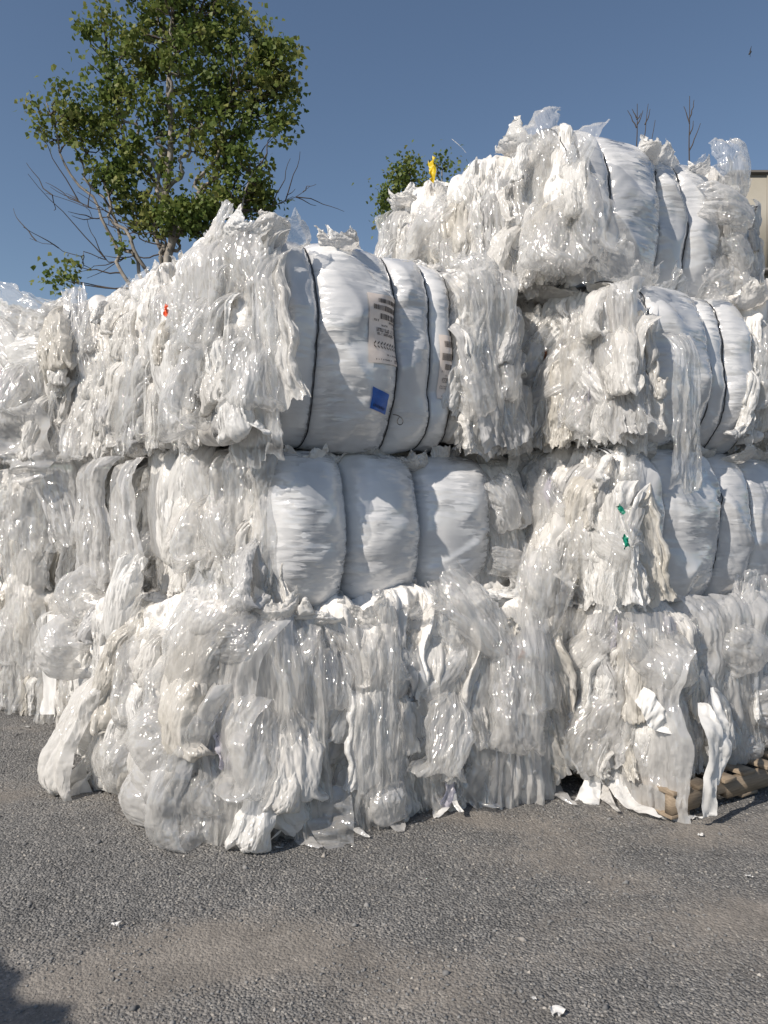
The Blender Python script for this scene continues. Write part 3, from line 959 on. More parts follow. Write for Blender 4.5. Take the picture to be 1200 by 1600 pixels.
A1.top_dress('r', 14, 0.0, 1.66, lift=(-0.05, -0.01), smax=0.8, mats=PALE)
L1.dress('l', 60, -0.05, 1.8)
L2.dress('l', 50, -0.05, 1.8)
L3.dress('l', 85, -0.1, 1.7, overhang=0.02, smax=1.0)
L3.top_dress('l', 12, 0, 1.8, lift=(-0.10, -0.03), mats=PALE, smin=0.4, smax=0.7)
L3.corner_dress(6)
B1.dress('l', 80, 0.0, 1.2, smax=1.0)
B1.dress('r', 70, 0.0, 1.35, smax=0.9, wts=(2, 3, 5, 3, 1), off=(0, 0.12))
B1.corner_dress(10)
B2.dress('l', 80, 0.0, 1.2)
B2.corner_dress(5, smax=0.7)
B3.dress('l', 80, 0.0, 1.2)
B3.corner_dress(6, smax=0.8)
B3.dress('r', 16, 0.9, 1.5, off=(-0.12, 0.05))
B3.top_dress('l', 8, 0.0, 1.2, mats=PALE)
B3.top_dress('r', 10, 0.0, 1.5, mats=PALE, smax=0.7)
B4.dress('l', 85, 0.0, 1.5)
B4.corner_dress(6, smax=0.8)
B4.dress('r', 30, 1.12, 1.46, off=(-0.12, 0.04), wts=(2, 3, 4, 3, 0), mats=PALE + ['clear', 'clear'])
B4.top_dress('l', 12, 0.3, 1.5, mats=PALE, smin=0.4, smax=0.75, lift=(-0.10, -0.02))
B4.top_dress('r', 10, 0.0, 1.45, mats=PALE, smin=0.3, smax=0.45, lift=(-0.09, -0.05))

for bl_, fc, n_, a_, b_ in ((A3, 'l', 35, 0, 1.4), (A2, 'l', 35, 0, 1.5), (A1, 'l', 30, 0, 1.2), (A1, 'r', 30, 0, 1.66), (L3, 'l', 35, 0, 1.7), (L1, 'l', 40, 0, 1.6), (L2, 'l', 40, 0, 1.6), (B1, 'l', 45, 0, 1.1), (B1, 'r', 45, 0, 1.3), (B2, 'l', 35, 0, 1.1), (B3, 'l', 35, 0, 1.1), (B4, 'l', 35, 0, 1.5), (A3, 'r', 16, 1.1, 1.5), (B4, 'r', 12, 1.2, 1.46)):
    bl_.dress(fc, n_, a_, b_, smin=0.22, smax=0.5, zlo=0.12, off=(0.02, 0.11), wts=(5, 5, 2, 3, 0))

A2.dress('l', 40, 0.45, 1.4, smin=0.5, smax=0.9, zlo=0.6, off=(0.0, 0.1), mats=['clear', 'clear', 'milky', 'white'])

# large single sheets that stand out in the picture
def big(bale, u, v, Y, nrm, scale, mat, idx=0, roll=0.0, sx=1.0, sz=1.0, kind='big'):
    put_flap(bale.o, kind, px(u, v, Y), nrm, scale, mat, roll=roll, idx=idx, sxyz=(sx, 1, sz), name='film_sheet')

for u_, v_, Y_, sc_, mt_, ix_, rl_, sx_ in ((215, 1050, 3.72, 0.78, 'clear', 0, 0.2, 0.9), (260, 1085, 3.5, 0.68, 'clear', 3, 0.05, 0.9), (300, 1060, 3.38, 0.75, 'hazy', 1, -0.05, 0.8), (190, 1050, 3.9, 0.65, 'clear', 4, 0.0, 0.9), (235, 1130, 3.45, 0.55, 'hazy', 2, 0.1, 1.1),
                                         (340, 1080, 3.32, 0.72, 'clear', 2, -0.1, 0.9), (470, 1010, 3.34, 0.85, 'clear', 3, 0.05, 0.6), (590, 980, 3.44, 0.85, 'clear', 1, 0.0, 0.5)):
    big(A1, u_, v_, Y_, (-0.6, -0.8) if u_ < 400 else A1.nr, sc_, mt_, ix_, rl_, sx_)
big(A1, 240, 1010, 3.72, A1.nl, 0.95, 'clear', 0, 0.2)
big(A1, 330, 960, 3.45, A1.nl, 1.15, 'hazy', 1, -0.05, sx=0.8)
big(A1, 200, 985, 4.0, A1.nl, 0.8, 'clear', 2, 0.0)
big(A1, 250, 1090, 3.55, A1.nl, 0.75, 'clear', 4, 0.25, sx=1.2)
big(A1, 400, 955, 3.36, (-0.2, -0.95), 1.0, 'clear', 0, 0.05, sx=0.6)
big(A1, 820, 975, 3.75, A1.nr, 0.95, 'hazy', 2, 0.0, sx=0.6)
big(A2, 140, 715, 4.3, A2.nl, 0.66, 'hazy', 1, 0.0, sx=1.2)
big(A2, 185, 720, 4.12, A2.nl, 0.62, 'hazy', 3, 0.1, sx=1.1)
big(A2, 385, 700, 3.55, (-0.6, -0.8), 0.7, 'clear', 4, -0.05, sx=0.8)
big(A3, 385, 400, 3.42, (-0.6, -0.8), 0.75, 'clear', 2, 0.05, sx=0.6)
big(A3, 310, 375, 3.55, A3.nl, 0.7, 'hazy', 0)
big(A3, 760, 420, 3.95, A3.nr, 0.85, 'clear', 1, 0.1, sx=0.7)
big(L3, 60, 480, 4.75, L3.nl, 1.2, 'clear', 2)
big(L3, 40, 560, 4.7, L3.nl, 0.9, 'hazy', 3, 0.3)
big(L1, 30, 800, 5.2, L1.nl, 1.0, 'clear', 0)
big(B3, 1075, 520, 3.74, B3.nr, 0.62, 'clear', 2, 0.0, sx=0.45)
big(B3, 955, 440, 3.85, (-0.5, -0.86), 0.7, 'hazy', 1, 0.1, sx=0.6)
big(B2, 985, 790, 3.74, (-0.2, -0.98), 0.5, 'clear', 3, -0.2, sx=0.6)
big(B1, 1020, 960, 3.70, (-0.1, -0.98), 0.7, 'clear', 0, sx=0.8)
big(B1, 1000, 1010, 3.70, B1.nl, 0.8, 'hazy', 4)
big(B1, 1150, 930, 3.95, B1.nr, 0.8, 'hazy', 1)
big(B4, 790, 270, 4.35, B4.nl, 0.7, 'clear', 4, 0.05, sx=0.7)
# rounded bags of film
for bl_, u_, v_, Y_, nr_, sc_, mt_, ix_, rl_ in ((A1, 200, 1190, 3.85, (-0.75, -0.66), 0.95, 'clear', 0, 0.3), (A1, 250, 1235, 3.52, (-0.6, -0.8), 0.9, 'hazy', 1, 1.2), (A1, 270, 1150, 3.5, (-0.6, -0.8), 0.9, 'clear', 2, 2.2), (A1, 165, 1120, 4.05, (-0.75, -0.66), 0.9, 'hazy', 3, -0.6), (A1, 330, 1240, 3.36, (-0.4, -0.9), 0.6, 'clear', 4, 0.2), (A1, 450, 1265, 3.36, (0.1, -1), 0.5, 'white', 1, 0.7),
                                              (A1, 600, 1255, 3.50, A1.nr, 0.6, 'hazy', 0, 0.1), (A1, 110, 1010, 4.3, (-0.75, -0.66), 0.8, 'hazy', 2, 0.9), (A1, 130, 930, 4.3, (-0.75, -0.66), 0.75, 'clear', 1, 0.4), (A1, 370, 1000, 3.4, (-0.4, -0.9), 0.7, 'clear', 0, 1.7),
                                              (B1, 1110, 1160, 3.92, B1.nr, 0.55, 'clear', 1, 0.5), (B1, 1160, 1165, 4.05, B1.nr, 0.55, 'hazy', 3, 1.5), (B1, 1040, 1040, 3.72, (0.1, -1), 0.7, 'clear', 2, 0.3), (B1, 1150, 1010, 4.0, B1.nr, 0.8, 'clear', 4, 0.8), (B1, 1020, 1150, 3.74, (-0.2, -1), 0.6, 'white', 0, 0.1), (B1, 1190, 1090, 4.1, B1.nr, 0.7, 'hazy', 1, 2.0),
                                              (B4, 845, 225, 4.22, B4.nl, 0.7, 'clear', 2, 0.3), (B4, 1140, 270, 4.62, B4.nr, 0.75, 'clear', 1, 0.2), (B4, 1135, 330, 4.55, B4.nr, 0.8, 'hazy', 3, 1.4), (B4, 1150, 400, 4.6, B4.nr, 0.6, 'clear', 4, 0.5),
                                              (A3, 380, 410, 3.45, (-0.4, -0.9), 0.65, 'clear', 3, 0.3), (A3, 745, 440, 3.98, A3.nr, 0.6, 'clear', 2, 0.4), (A3, 745, 620, 3.95, A3.nr, 0.7, 'clear', 4, 0.2),
                                              (A2, 345, 830, 3.62, A2.nl, 0.7, 'clear', 0, 0.5), (A2, 790, 790, 4.05, A2.nr, 0.6, 'hazy', 3, 0.4), (A2, 800, 880, 4.05, A2.nr, 0.5, 'clear', 1, 1.4), (L3, 60, 600, 4.7, L3.nl, 0.8, 'clear', 2, 0.2), (B3, 960, 560, 3.85, B3.nl, 0.65, 'clear', 1, 0.2), (B2, 960, 850, 3.80, B2.nl, 0.65, 'clear', 0, 1.0)):
    put_flap(bl_.o, 'bag', px(u_, v_, Y_), nr_, sc_, mt_, roll=rl_, idx=ix_, name='film_bag', sxyz=None if bl_ in (A1, B1) else (0.85, 0.55, 1.15))


# ------------------------------------------------------------------ labels, tape and scraps on the bales
def printed_label(bale, seg, t0, t1, th0, th1, full=True, seed=1):
    lab, mp = bale.patch(seg, t0, t1, th0, th1, 'paper_label', M['paper'], label='tan paper label printed with barcodes' if full else 'second paper label half hidden under clear film')
    rr = random.Random(seed)
    quads = []

    def q(x0, x1, y0, y1, sl=0.0):
        quads.append(((x0, y0), (x1, y0), (x1 + sl, y1), (x0 + sl, y1)))

    def bars(x0, x1, y0, y1):
        x = x0
        while x < x1:
            w = rr.choice((0.008, 0.012, 0.02))
            q(x, min(x + w, x1), y0, y1)
            x += w + rr.choice((0.007, 0.011, 0.018))

    def words(x0, x1, y0, y1):
        x = x0
        while x < x1:
            if rr.random() < 0.82:
                h = y1 - y0
                w = 0.022
                q(x, x + 0.008, y0, y1)
                q(x, x + w, y1 - h * 0.28, y1) if rr.random() < 0.6 else q(x, x + w, y0, y0 + h * 0.28)
                if rr.random() < 0.5: q(x + w - 0.008, x + w, y0, y1)
            x += 0.034
    bars(0.30, 0.97, 0.83, 0.91)
    bars(0.14, 0.97, 0.69, 0.78)
    bars(0.36, 0.97, 0.55, 0.64)
    words(0.16, 0.30, 0.505, 0.535); words(0.68, 0.97, 0.505, 0.535)
    words(0.42, 0.62, 0.445, 0.47); words(0.74, 0.97, 0.445, 0.47)
    words(0.24, 0.97, 0.365, 0.415)
    words(0.26, 0.97, 0.325, 0.355)
    for k in range(8):
        x = 0.15 + 0.105 * k
        quads.append(((x, 0.24), (x + 0.06, 0.265), (x + 0.06, 0.28), (x, 0.255)))
        quads.append(((x, 0.24), (x, 0.225), (x + 0.06, 0.20), (x + 0.06, 0.215)))
    words(0.55, 0.97, 0.12, 0.14); words(0.2, 0.72, 0.045, 0.065); words(0.82, 0.97, 0.03, 0.08)
    V, F = [], []
    for qd in quads:
        n0 = len(V)
        V += [list(mp(a, b, 0.0085)) for a, b in qd]
        F.append((n0, n0 + 1, n0 + 2, n0 + 3))
    link('barcode_print', np_mesh('barcode_print', np.array(V), np.array(F), smooth=False), lab, M['ink'])['kind'] = 'stuff'


printed_label(A3, 2, 0.52, 0.72, -0.15, 0.36)
printed_label(A3, 4, 0.985, 1.072, -0.42, 0.10, False, 4)
tape, mp_ = A3.patch(2, 0.55, 0.66, -0.60, -0.38, 'blue_tape', M['blue'], n=(8, 8), skew=-0.06, label='square of blue tape with dark marks')
V, F = [], []
rr_ = random.Random(8)
for k in range(9):
    x = 0.12 + 0.085 * k
    n0 = len(V); y0 = 0.14 + 0.03 * rr_.random()
    V += [list(mp_(a, b, 0.009)) for a, b in ((x, y0), (x + 0.045, y0), (x + 0.055, y0 + 0.14), (x + 0.02, y0 + 0.15))]
    F.append((n0, n0 + 1, n0 + 2, n0 + 3))
link('tape_mark', np_mesh('tape_mark', np.array(V), np.array(F), smooth=False), tape, M['bluedark'])
# tail of the strap wire curling out
th = np.linspace(0, 5.2, 30)
c0 = np.array(px(604, 650, 3.50))
pts = np.stack([c0[0] + 0.03 + 0.055 * th / 5.2 + 0.028 * np.sin(th), c0[1] - 0.02 + 0.01 * np.cos(th), c0[2] + 0.025 * np.cos(th) - 0.02], 1)
wv, wf = tube_arrays(pts - np.array(A3.o.location), 0.0022, 6)
link('strap_tail', np_mesh('strap_tail', wv, wf), A3.o, M['wire'])['label'] = 'loose curled end of black strap wire'

A3.scrap('l', 0.62, 0.70, 0.02, 0.06, 'orange', 0.13, 'small orange scrap caught in the film')
A3.scrap('l', 0.16, 0.24, 0.07, 0.05, 'dark', 0.12, 'dark smudged piece of film')
A3.scrap('l', 0.85, 0.65, 0.05, 0.12, 'lilac', 0.12)
L2.scrap('l', 0.32, 0.55, 0.04, 0.05, 'orange', 0.14, 'small red scrap in the shaded film')
B4.scrap('l', 0.98, 0.88, 0.05, 0.14, 'yellow', 0.12, 'bright yellow film scrap sticking up')
B4.scrap('l', 1.2, 0.55, 0.05, 0.1, 'lilac', 0.1)
B2.scrap('l', -0.11, 0.50, 0.026, 0.045, 'green', 0.21, 'upper green tape scrap', 0.4)
B2.scrap('l', -0.14, 0.34, 0.03, 0.07, 'green', 0.21, 'lower green tape scrap', 0.3)
B2.scrap('l', 0.42, 0.52, 0.04, 0.22, 'lilac', 0.13)
B2.scrap('l', 0.30, 0.08, 0.05, 0.12, 'lilac', 0.12)
B3.scrap('l', 0.20, 0.36, 0.06, 0.22, 'lilac', 0.12)
B3.scrap('l', 0.50, 0.52, 0.015, 0.1, 'rust', 0.10, 'brown stained scrap')
A1.scrap('r', 1.45, 0.78, 0.10, 0.08, 'rust', 0.12, 'rusty brown scrap caught in the film')
A1.scrap('r', 0.92, 0.6, 0.02, 0.12, 'rust', 0.09)
A1.scrap('r', 1.12, 0.26, 0.09, 0.05, 'dark', 0.10)
A1.scrap('r', 0.02, 0.45, 0.1, 0.2, 'lilac', 0.12)
A1.scrap('r', 1.10, 0.13, 0.08, 0.18, 'lilac', 0.12)
B4.scrap('r', 1.36, 0.58, 0.07, 0.06, 'white', 0.12, 'small white printed tag under clear film', 0.7, 'tag')
B4.scrap('r', 1.37, 0.59, 0.05, 0.02, 'dark', 0.135, None, 0.7)


for bl_, fc, tm, n_ in ((A3, 'l', 1.3, 6), (A2, 'l', 1.3, 7), (A1, 'r', 1.6, 12), (A1, 'l', 1.0, 4), (L3, 'l', 1.3, 5), (B4, 'l', 1.4, 6), (B3, 'l', 1.0, 7), (B2, 'l', 1.0, 7), (B1, 'l', 1.0, 6), (B1, 'r', 1.2, 5)):
    for k in range(n_):                    # stained and tinted bits among the clear film
        bl_.scrap(fc, tm * (k + random.random()) / n_, bl_.h * random.uniform(0.15, 0.9), random.uniform(0.02, 0.07), random.uniform(0.06, 0.22), random.choice(('lilac', 'grey', 'warm', 'warm', 'white', 'grey')), random.uniform(0.05, 0.12), None, random.gauss(0, 0.25))


def ribbon(bale, name, pts, width, mat, wdir=(1, 0, 0), label=None, n=40, twist=0.0):
    """a strip of film along a path"""
    pts = np.array(pts, float)
    k = np.linspace(0, len(pts) - 1, n)
    i = np.clip(np.floor(k).astype(int), 0, len(pts) - 2)
    f = (k - i)[:, None]
    p0 = pts[np.clip(i - 1, 0, None)]; p1 = pts[i]; p2 = pts[i + 1]; p3 = pts[np.clip(i + 2, None, len(pts) - 1)]
    C = 0.5 * ((2 * p1) + (-p0 + p2) * f + (2 * p0 - 5 * p1 + 4 * p2 - p3) * f ** 2 + (-p0 + 3 * p1 - 3 * p2 + p3) * f ** 3)
    w = np.broadcast_to(np.asarray(width, float), (n,)) if np.ndim(width) == 0 else np.interp(k, np.arange(len(width)), width)
    x = np.linspace(-0.5, 0.5, 9)
    wd = np.array(wdir, float); wd /= np.linalg.norm(wd)
    T = np.gradient(C, axis=0); T /= np.linalg.norm(T, axis=1, keepdims=True) + 1e-9
    nn = np.cross(T, wd); nn /= np.linalg.norm(nn, axis=1, keepdims=True) + 1e-9
    a = twist * k / len(pts)
    W = wd[None] * np.cos(a)[:, None] + nn * np.sin(a)[:, None]
    sd = int(abs(pts[0, 0]) * 1000) + 3
    Xg, Kg = np.meshgrid(x, np.arange(n), indexing='ij')
    cr = 0.22 * w[None] * crumple(Xg * 1.6, Kg * 0.22, sd, 2)
    V = C[None] + W[None] * (x[:, None] * w[None])[..., None] + nn[None] * cr[..., None]
    o = link(name, np_mesh(name, (V - np.array(bale.o.location)).reshape(-1, 3), grid_faces(9, n)), bale.o, M[mat])
    if label: o['label'] = label
    return o


P_ = lambda u, v, Y: tuple(px(u, v, Y))
ribbon(B1, 'white_strip', [P_(1098, 1100, 3.62), P_(1112, 1130, 3.50), P_(1122, 1180, 3.47), P_(1114, 1235, 3.46), P_(1112, 1278, 3.47), P_(1095, 1281, 3.48)], [0.04, 0.11, 0.085, 0.07, 0.08, 0.05], 'cloth', (1, 0.2, 0), 'long white strip hanging down over the pallet edge')
ribbon(B1, 'white_strip', [P_(1115, 1075, 3.62), P_(1128, 1120, 3.52), P_(1136, 1170, 3.50), P_(1124, 1230, 3.49)], [0.02, 0.07, 0.075, 0.02], 'cloth', (1, 0.3, 0), 'narrower white strip folded behind the long one')
ribbon(B1, 'white_sheet', [P_(1000, 1085, 3.66), P_(1015, 1100, 3.58), P_(1030, 1125, 3.56), P_(1058, 1142, 3.55)], [0.08, 0.12, 0.11, 0.05], 'cloth', (0.5, 0.2, 0.8), 'bunched white sheet jutting from the bale')
ribbon(B1, 'white_sheet', [P_(930, 1215, 3.86), P_(925, 1235, 3.80), P_(918, 1262, 3.76)], [0.06, 0.10, 0.13], 'cloth', (1, -0.3, 0), 'white corner of sheet on the ground', n=16)
ribbon(A1, 'film_loop', [P_(330, 1255, 3.42), P_(320, 1290, 3.38), P_(328, 1318, 3.34), P_(352, 1322, 3.33), P_(368, 1300, 3.36), P_(372, 1262, 3.40)], 0.06, 'white', (0.6, 0.4, 0.6), 'white loop of film on the asphalt', twist=0.5)
ribbon(A1, 'film_loop', [P_(440, 1300, 3.32), P_(415, 1325, 3.27), P_(412, 1350, 3.22), P_(440, 1357, 3.2), P_(462, 1352, 3.21), P_(455, 1335, 3.25), P_(425, 1330, 3.26)], 0.022, 'white', (0.3, 0.8, 0.5), 'thin ribbon loops lying before the bale corner', n=60)
ribbon(A1, 'film_tail', [P_(520, 1230, 3.40), P_(515, 1280, 3.33), P_(525, 1320, 3.28), P_(535, 1345, 3.24), P_(522, 1366, 3.2)], [0.16, 0.22, 0.16, 0.06, 0.02], 'clear', (1, 0.1, 0), 'clear film tail trailing onto the asphalt')
ribbon(A1, 'film_tail', [P_(450, 1215, 3.40), P_(455, 1260, 3.34), P_(450, 1300, 3.32)], [0.06, 0.16, 0.12], 'white', (1, 0.1, 0), 'knotted white bag hanging at the bale corner', n=24)
ribbon(A1, 'film_tail', [P_(710, 1240, 3.62), P_(712, 1258, 3.58), P_(722, 1272, 3.55)], 0.025, 'white', (1, 0, 0.2), n=14)
ribbon(A1, 'film_tail', [P_(824, 1247, 3.85), P_(845, 1250, 3.83), P_(850, 1260, 3.78), P_(832, 1264, 3.76)], 0.014, 'white', (0.2, 0.8, 0.3), n=24)
ribbon(A3, 'film_string', [P_(282, 640, 3.66), P_(281, 700, 3.64), P_(283, 790, 3.63)], 0.008, 'white', (1, 0, 0), n=20)
ribbon(B4, 'film_string', [P_(727, 243, 4.5), P_(716, 231, 4.48), P_(705, 222, 4.46)], 0.007, 'white', (0, 0.5, 1), n=10)
ribbon(L3, 'film_tip', [P_(20, 640, 4.55), P_(40, 700, 4.5), P_(48, 740, 4.5), P_(46, 764, 4.52)], [0.5, 0.42, 0.22, 0.03], 'hazy', (1, -0.2, 0.1), 'pointed tip of film hanging from the bale', n=30)
ribbon(L1, 'white_sheet', [P_(78, 960, 4.75), P_(76, 1020, 4.7), P_(72, 1118, 4.68)], [0.06, 0.09, 0.12], 'cloth', (1, -0.4, 0), 'stiff white sheet edge standing at the bale foot', n=20)

for bl_, u_, v_ in ((A1, 180, 1235), (A1, 285, 1312), (A1, 395, 1318), (A1, 560, 1308), (A1, 620, 1300), (A1, 690, 1278), (A1, 760, 1262), (B1, 885, 1258), (B1, 960, 1268), (B1, 1010, 1278), (A1, 480, 1325), (L1, 30, 1092), (A1, 105, 1160)):
    Yd = CAMH * FPX / (v_ - HOR)               # torn ends trodden onto the asphalt
    g0 = np.array(px(u_, v_, Yd)); g0[2] = 0.02
    a_ = random.uniform(-0.12, 0.12)
    ribbon(bl_, 'film_tail', [(g0[0] + a_, g0[1] + 0.24, 0.14), (g0[0] + a_ * 0.6, g0[1] + 0.12, 0.04), tuple(g0), (g0[0] - a_ * 0.6, g0[1] - 0.05, 0.012)], [0.10, random.uniform(0.05, 0.14), random.uniform(0.03, 0.1), 0.02], random.choice(('clear', 'hazy', 'white', 'milky')), (1, random.uniform(-0.4, 0.4), 0.1), n=22)

for bl_, n_ in ((A3, 5), (A2, 3), (L3, 4), (B3, 4), (B2, 4), (B4, 3), (A1, 5), (B1, 5)):       # loose threads of film
    for k in range(n_):
        t_ = random.uniform(0.05, 1.1)
        z_ = bl_.h * random.uniform(0.1, 0.7)
        p0 = bl_.left_pt(t_, z_, 0.12)
        ln = min(random.uniform(0.08, 0.3), p0[2] - 0.02)
        d_ = random.uniform(-0.05, 0.05)
        ribbon(bl_, 'film_string', [tuple(p0), (p0[0] + d_, p0[1] - 0.02, p0[2] - ln * 0.5), (p0[0] + d_ * 0.4, p0[1] - 0.01, p0[2] - ln)], random.uniform(0.006, 0.02), 'white', (1, 0.2, 0), n=12)

# ------------------------------------------------------------------ pallet under the right stack
pc = np.array([1.38, 3.52]); pr_ = np.array([0.872, 0.489]); pl_ = np.array([-0.489, 0.872])
pallet = thing('wooden_pallet', 'weathered wooden pallet under the bottom bale of the right stack', 'pallet', (pc[0], pc[1], 0.012))
pallet.rotation_euler = (0, 0, math.atan2(pr_[1], pr_[0]))


def board(name, x0, x1, y0, y1, z0, z1, mat='wood', parent=None, jit=0.004, seed=0):
    V, F = box_arrays(x0, x1, y0, y1, z0, z1)
    r_ = np.random.default_rng(seed)
    V = V + (r_.random(V.shape) - 0.5) * jit
    m_ = np_mesh(name, V, F, smooth=False)
    o = link(name, m_, parent or pallet, M[mat])
    bv = o.modifiers.new('edge', 'BEVEL'); bv.width = 0.0015; bv.segments = 1
    return o


def stringer(y0, seed):
    """notched side board seen from the front"""
    Lg, w = 1.2, 0.04
    prof = [(0, 0), (0.20, 0), (0.215, 0.035), (0.40, 0.035), (0.415, 0), (0.79, 0), (0.805, 0.035), (0.985, 0.035), (1.0, 0), (Lg, 0)]
    prof += [(Lg, 0.09)] + [(x, 0.09 ) for x in (1.0, 0.985, 0.805, 0.79, 0.415, 0.40, 0.215, 0.20)] + [(0, 0.09)]
    n = len(prof)
    V = np.array([(x, y0, 0.02 + z) for x, z in prof] + [(x, y0 + w, 0.02 + z) for x, z in prof])
    F = []
    for k in range(9):
        a, b, c, d = k, k + 1, n - 2 - k, n - 1 - k
        F += [(a, b, c, d), (d + n, c + n, b + n, a + n), (b, a, a + n, b + n), (d, c, c + n, d + n)]
    F += [(0, n - 1, 2 * n - 1, n), (9, 9 + n, 10 + n, 10)]
    o = link('stringer', np_mesh('stringer', V, np.array(F), smooth=False), pallet, M['wood'])
    return o


for k, y in enumerate((0.0, 0.48, 0.96)):
    stringer(y, k)
for k in range(7):
    x0 = 0.005 + k * 0.178
    w_ = 0.14 if k in (0, 6) else 0.095
    board('deck_board', x0, min(x0 + w_, 1.198), -0.004 - 0.01 * (k % 3), 1.0, 0.112, 0.131, seed=k)
for k in range(3):
    x0 = 0.0 + k * 0.53
    board('bottom_board', x0, x0 + 0.13, 0.0, 1.0, 0.0, 0.018, seed=20 + k)

# ------------------------------------------------------------------ scraps on the ground
def ground_scrap(u, v, w, seed, label):
    Yd = CAMH * FPX / (v - HOR)
    x = (u - 600) / FPX * Yd
    a, b = np.meshgrid(np.linspace(-0.5, 0.5, 7), np.linspace(-0.5, 0.5, 7), indexing='ij')
    V = np.stack([w * (a + 0.3 * fbm(a * 2, b * 2, seed, 2)), w * 0.7 * (b + 0.3 * fbm(a * 2, b * 2, seed + 5, 2)), 0.012 + 0.25 * w * crumple(a * 3, b * 3, seed, 2)], -1)
    V[..., 2] = np.maximum(V[..., 2], 0.004)
    me = np_mesh('plastic_scrap', V.reshape(-1, 3), grid_faces(7, 7))
    o = link('plastic_scrap', me, None, M['cloth'])
    o.location = (x, Yd, float(ground_z(x, Yd)))
    tag(o, label, 'scrap', 'white scraps strewn over the asphalt')
    return o


for k, (u, v, w, lb) in enumerate([(107, 1204, 0.03, 'small white scrap on the asphalt beside the left foot of the front stack'), (1098, 1309, 0.025, 'small white scrap on the asphalt just in front of the pallet'), (1176, 1377, 0.02, 'tiny white fleck on the asphalt near the right edge, below the pallet'), (872, 1594, 0.045, 'largest white scrap, crumpled, at the bottom edge of the picture'),
                                   (176, 1456, 0.03, 'pale scrap on the dusty patch at lower left'), (495, 1300, 0.02, 'tiny white scrap at the foot of the front bale corner'), (1085, 1282, 0.03, 'crumpled white scrap lying beside the long white strip'), (40, 1140, 0.025, 'white scrap on the asphalt by the far left bale'), (838, 1572, 0.014, 'tiny white fleck just above the largest scrap')]):
    ground_scrap(u, v, w, 30 + k, lb)


# ------------------------------------------------------------------ trees
def bez(a, b, c, n):
    t = np.linspace(0, 1, n)[:, None]
    return a * (1 - t) ** 2 + 2 * b * t * (1 - t) + c * t * t


def wiggle(P, amp, seed):
    n = len(P)
    k = np.linspace(0, n * 0.45, n)
    w = np.stack([vnoise(k, k * 0 + 3.3 * j, seed + j) for j in range(3)], 1)
    return P + w * amp * np.sin(np.linspace(0, math.pi, n))[:, None]


def leaves(centres, radii, per, size, seed):
    r = np.random.default_rng(seed)
    Vs = []
    for c, rad in zip(centres, radii):
        n = int(per * (0.6 + 0.8 * r.random()))
        p = np.array(c) + r.normal(0, 1, (n, 3)) * rad * np.array([0.55, 0.55, 0.5])
        s = size * (0.65 + 0.6 * r.random(n))
        d = r.normal(0, 1, (n, 3)); d[:, 2] = -np.abs(d[:, 2]) * 0.9 - 0.2
        d /= np.linalg.norm(d, axis=1, keepdims=True)
        q = r.normal(0, 1, (n, 3)); q -= (q * d).sum(1, keepdims=True) * d; q /= np.linalg.norm(q, axis=1, keepdims=True)
        nn = np.cross(d, q)
        V = np.stack([p, p + d * s[:, None] * 0.35 + q * s[:, None] * 0.5 + nn * s[:, None] * 0.12, p + d * s[:, None], p + d * s[:, None] * 0.35 - q * s[:, None] * 0.5 + nn * s[:, None] * 0.12], 1)
        Vs.append(V)
    V = np.concatenate(Vs)
    k = len(V)
    F = (np.array([(0, 1, 2), (0, 2, 3)])[None] + (np.arange(k) * 4)[:, None, None]).reshape(-1, 3)
    return V.reshape(-1, 3), F


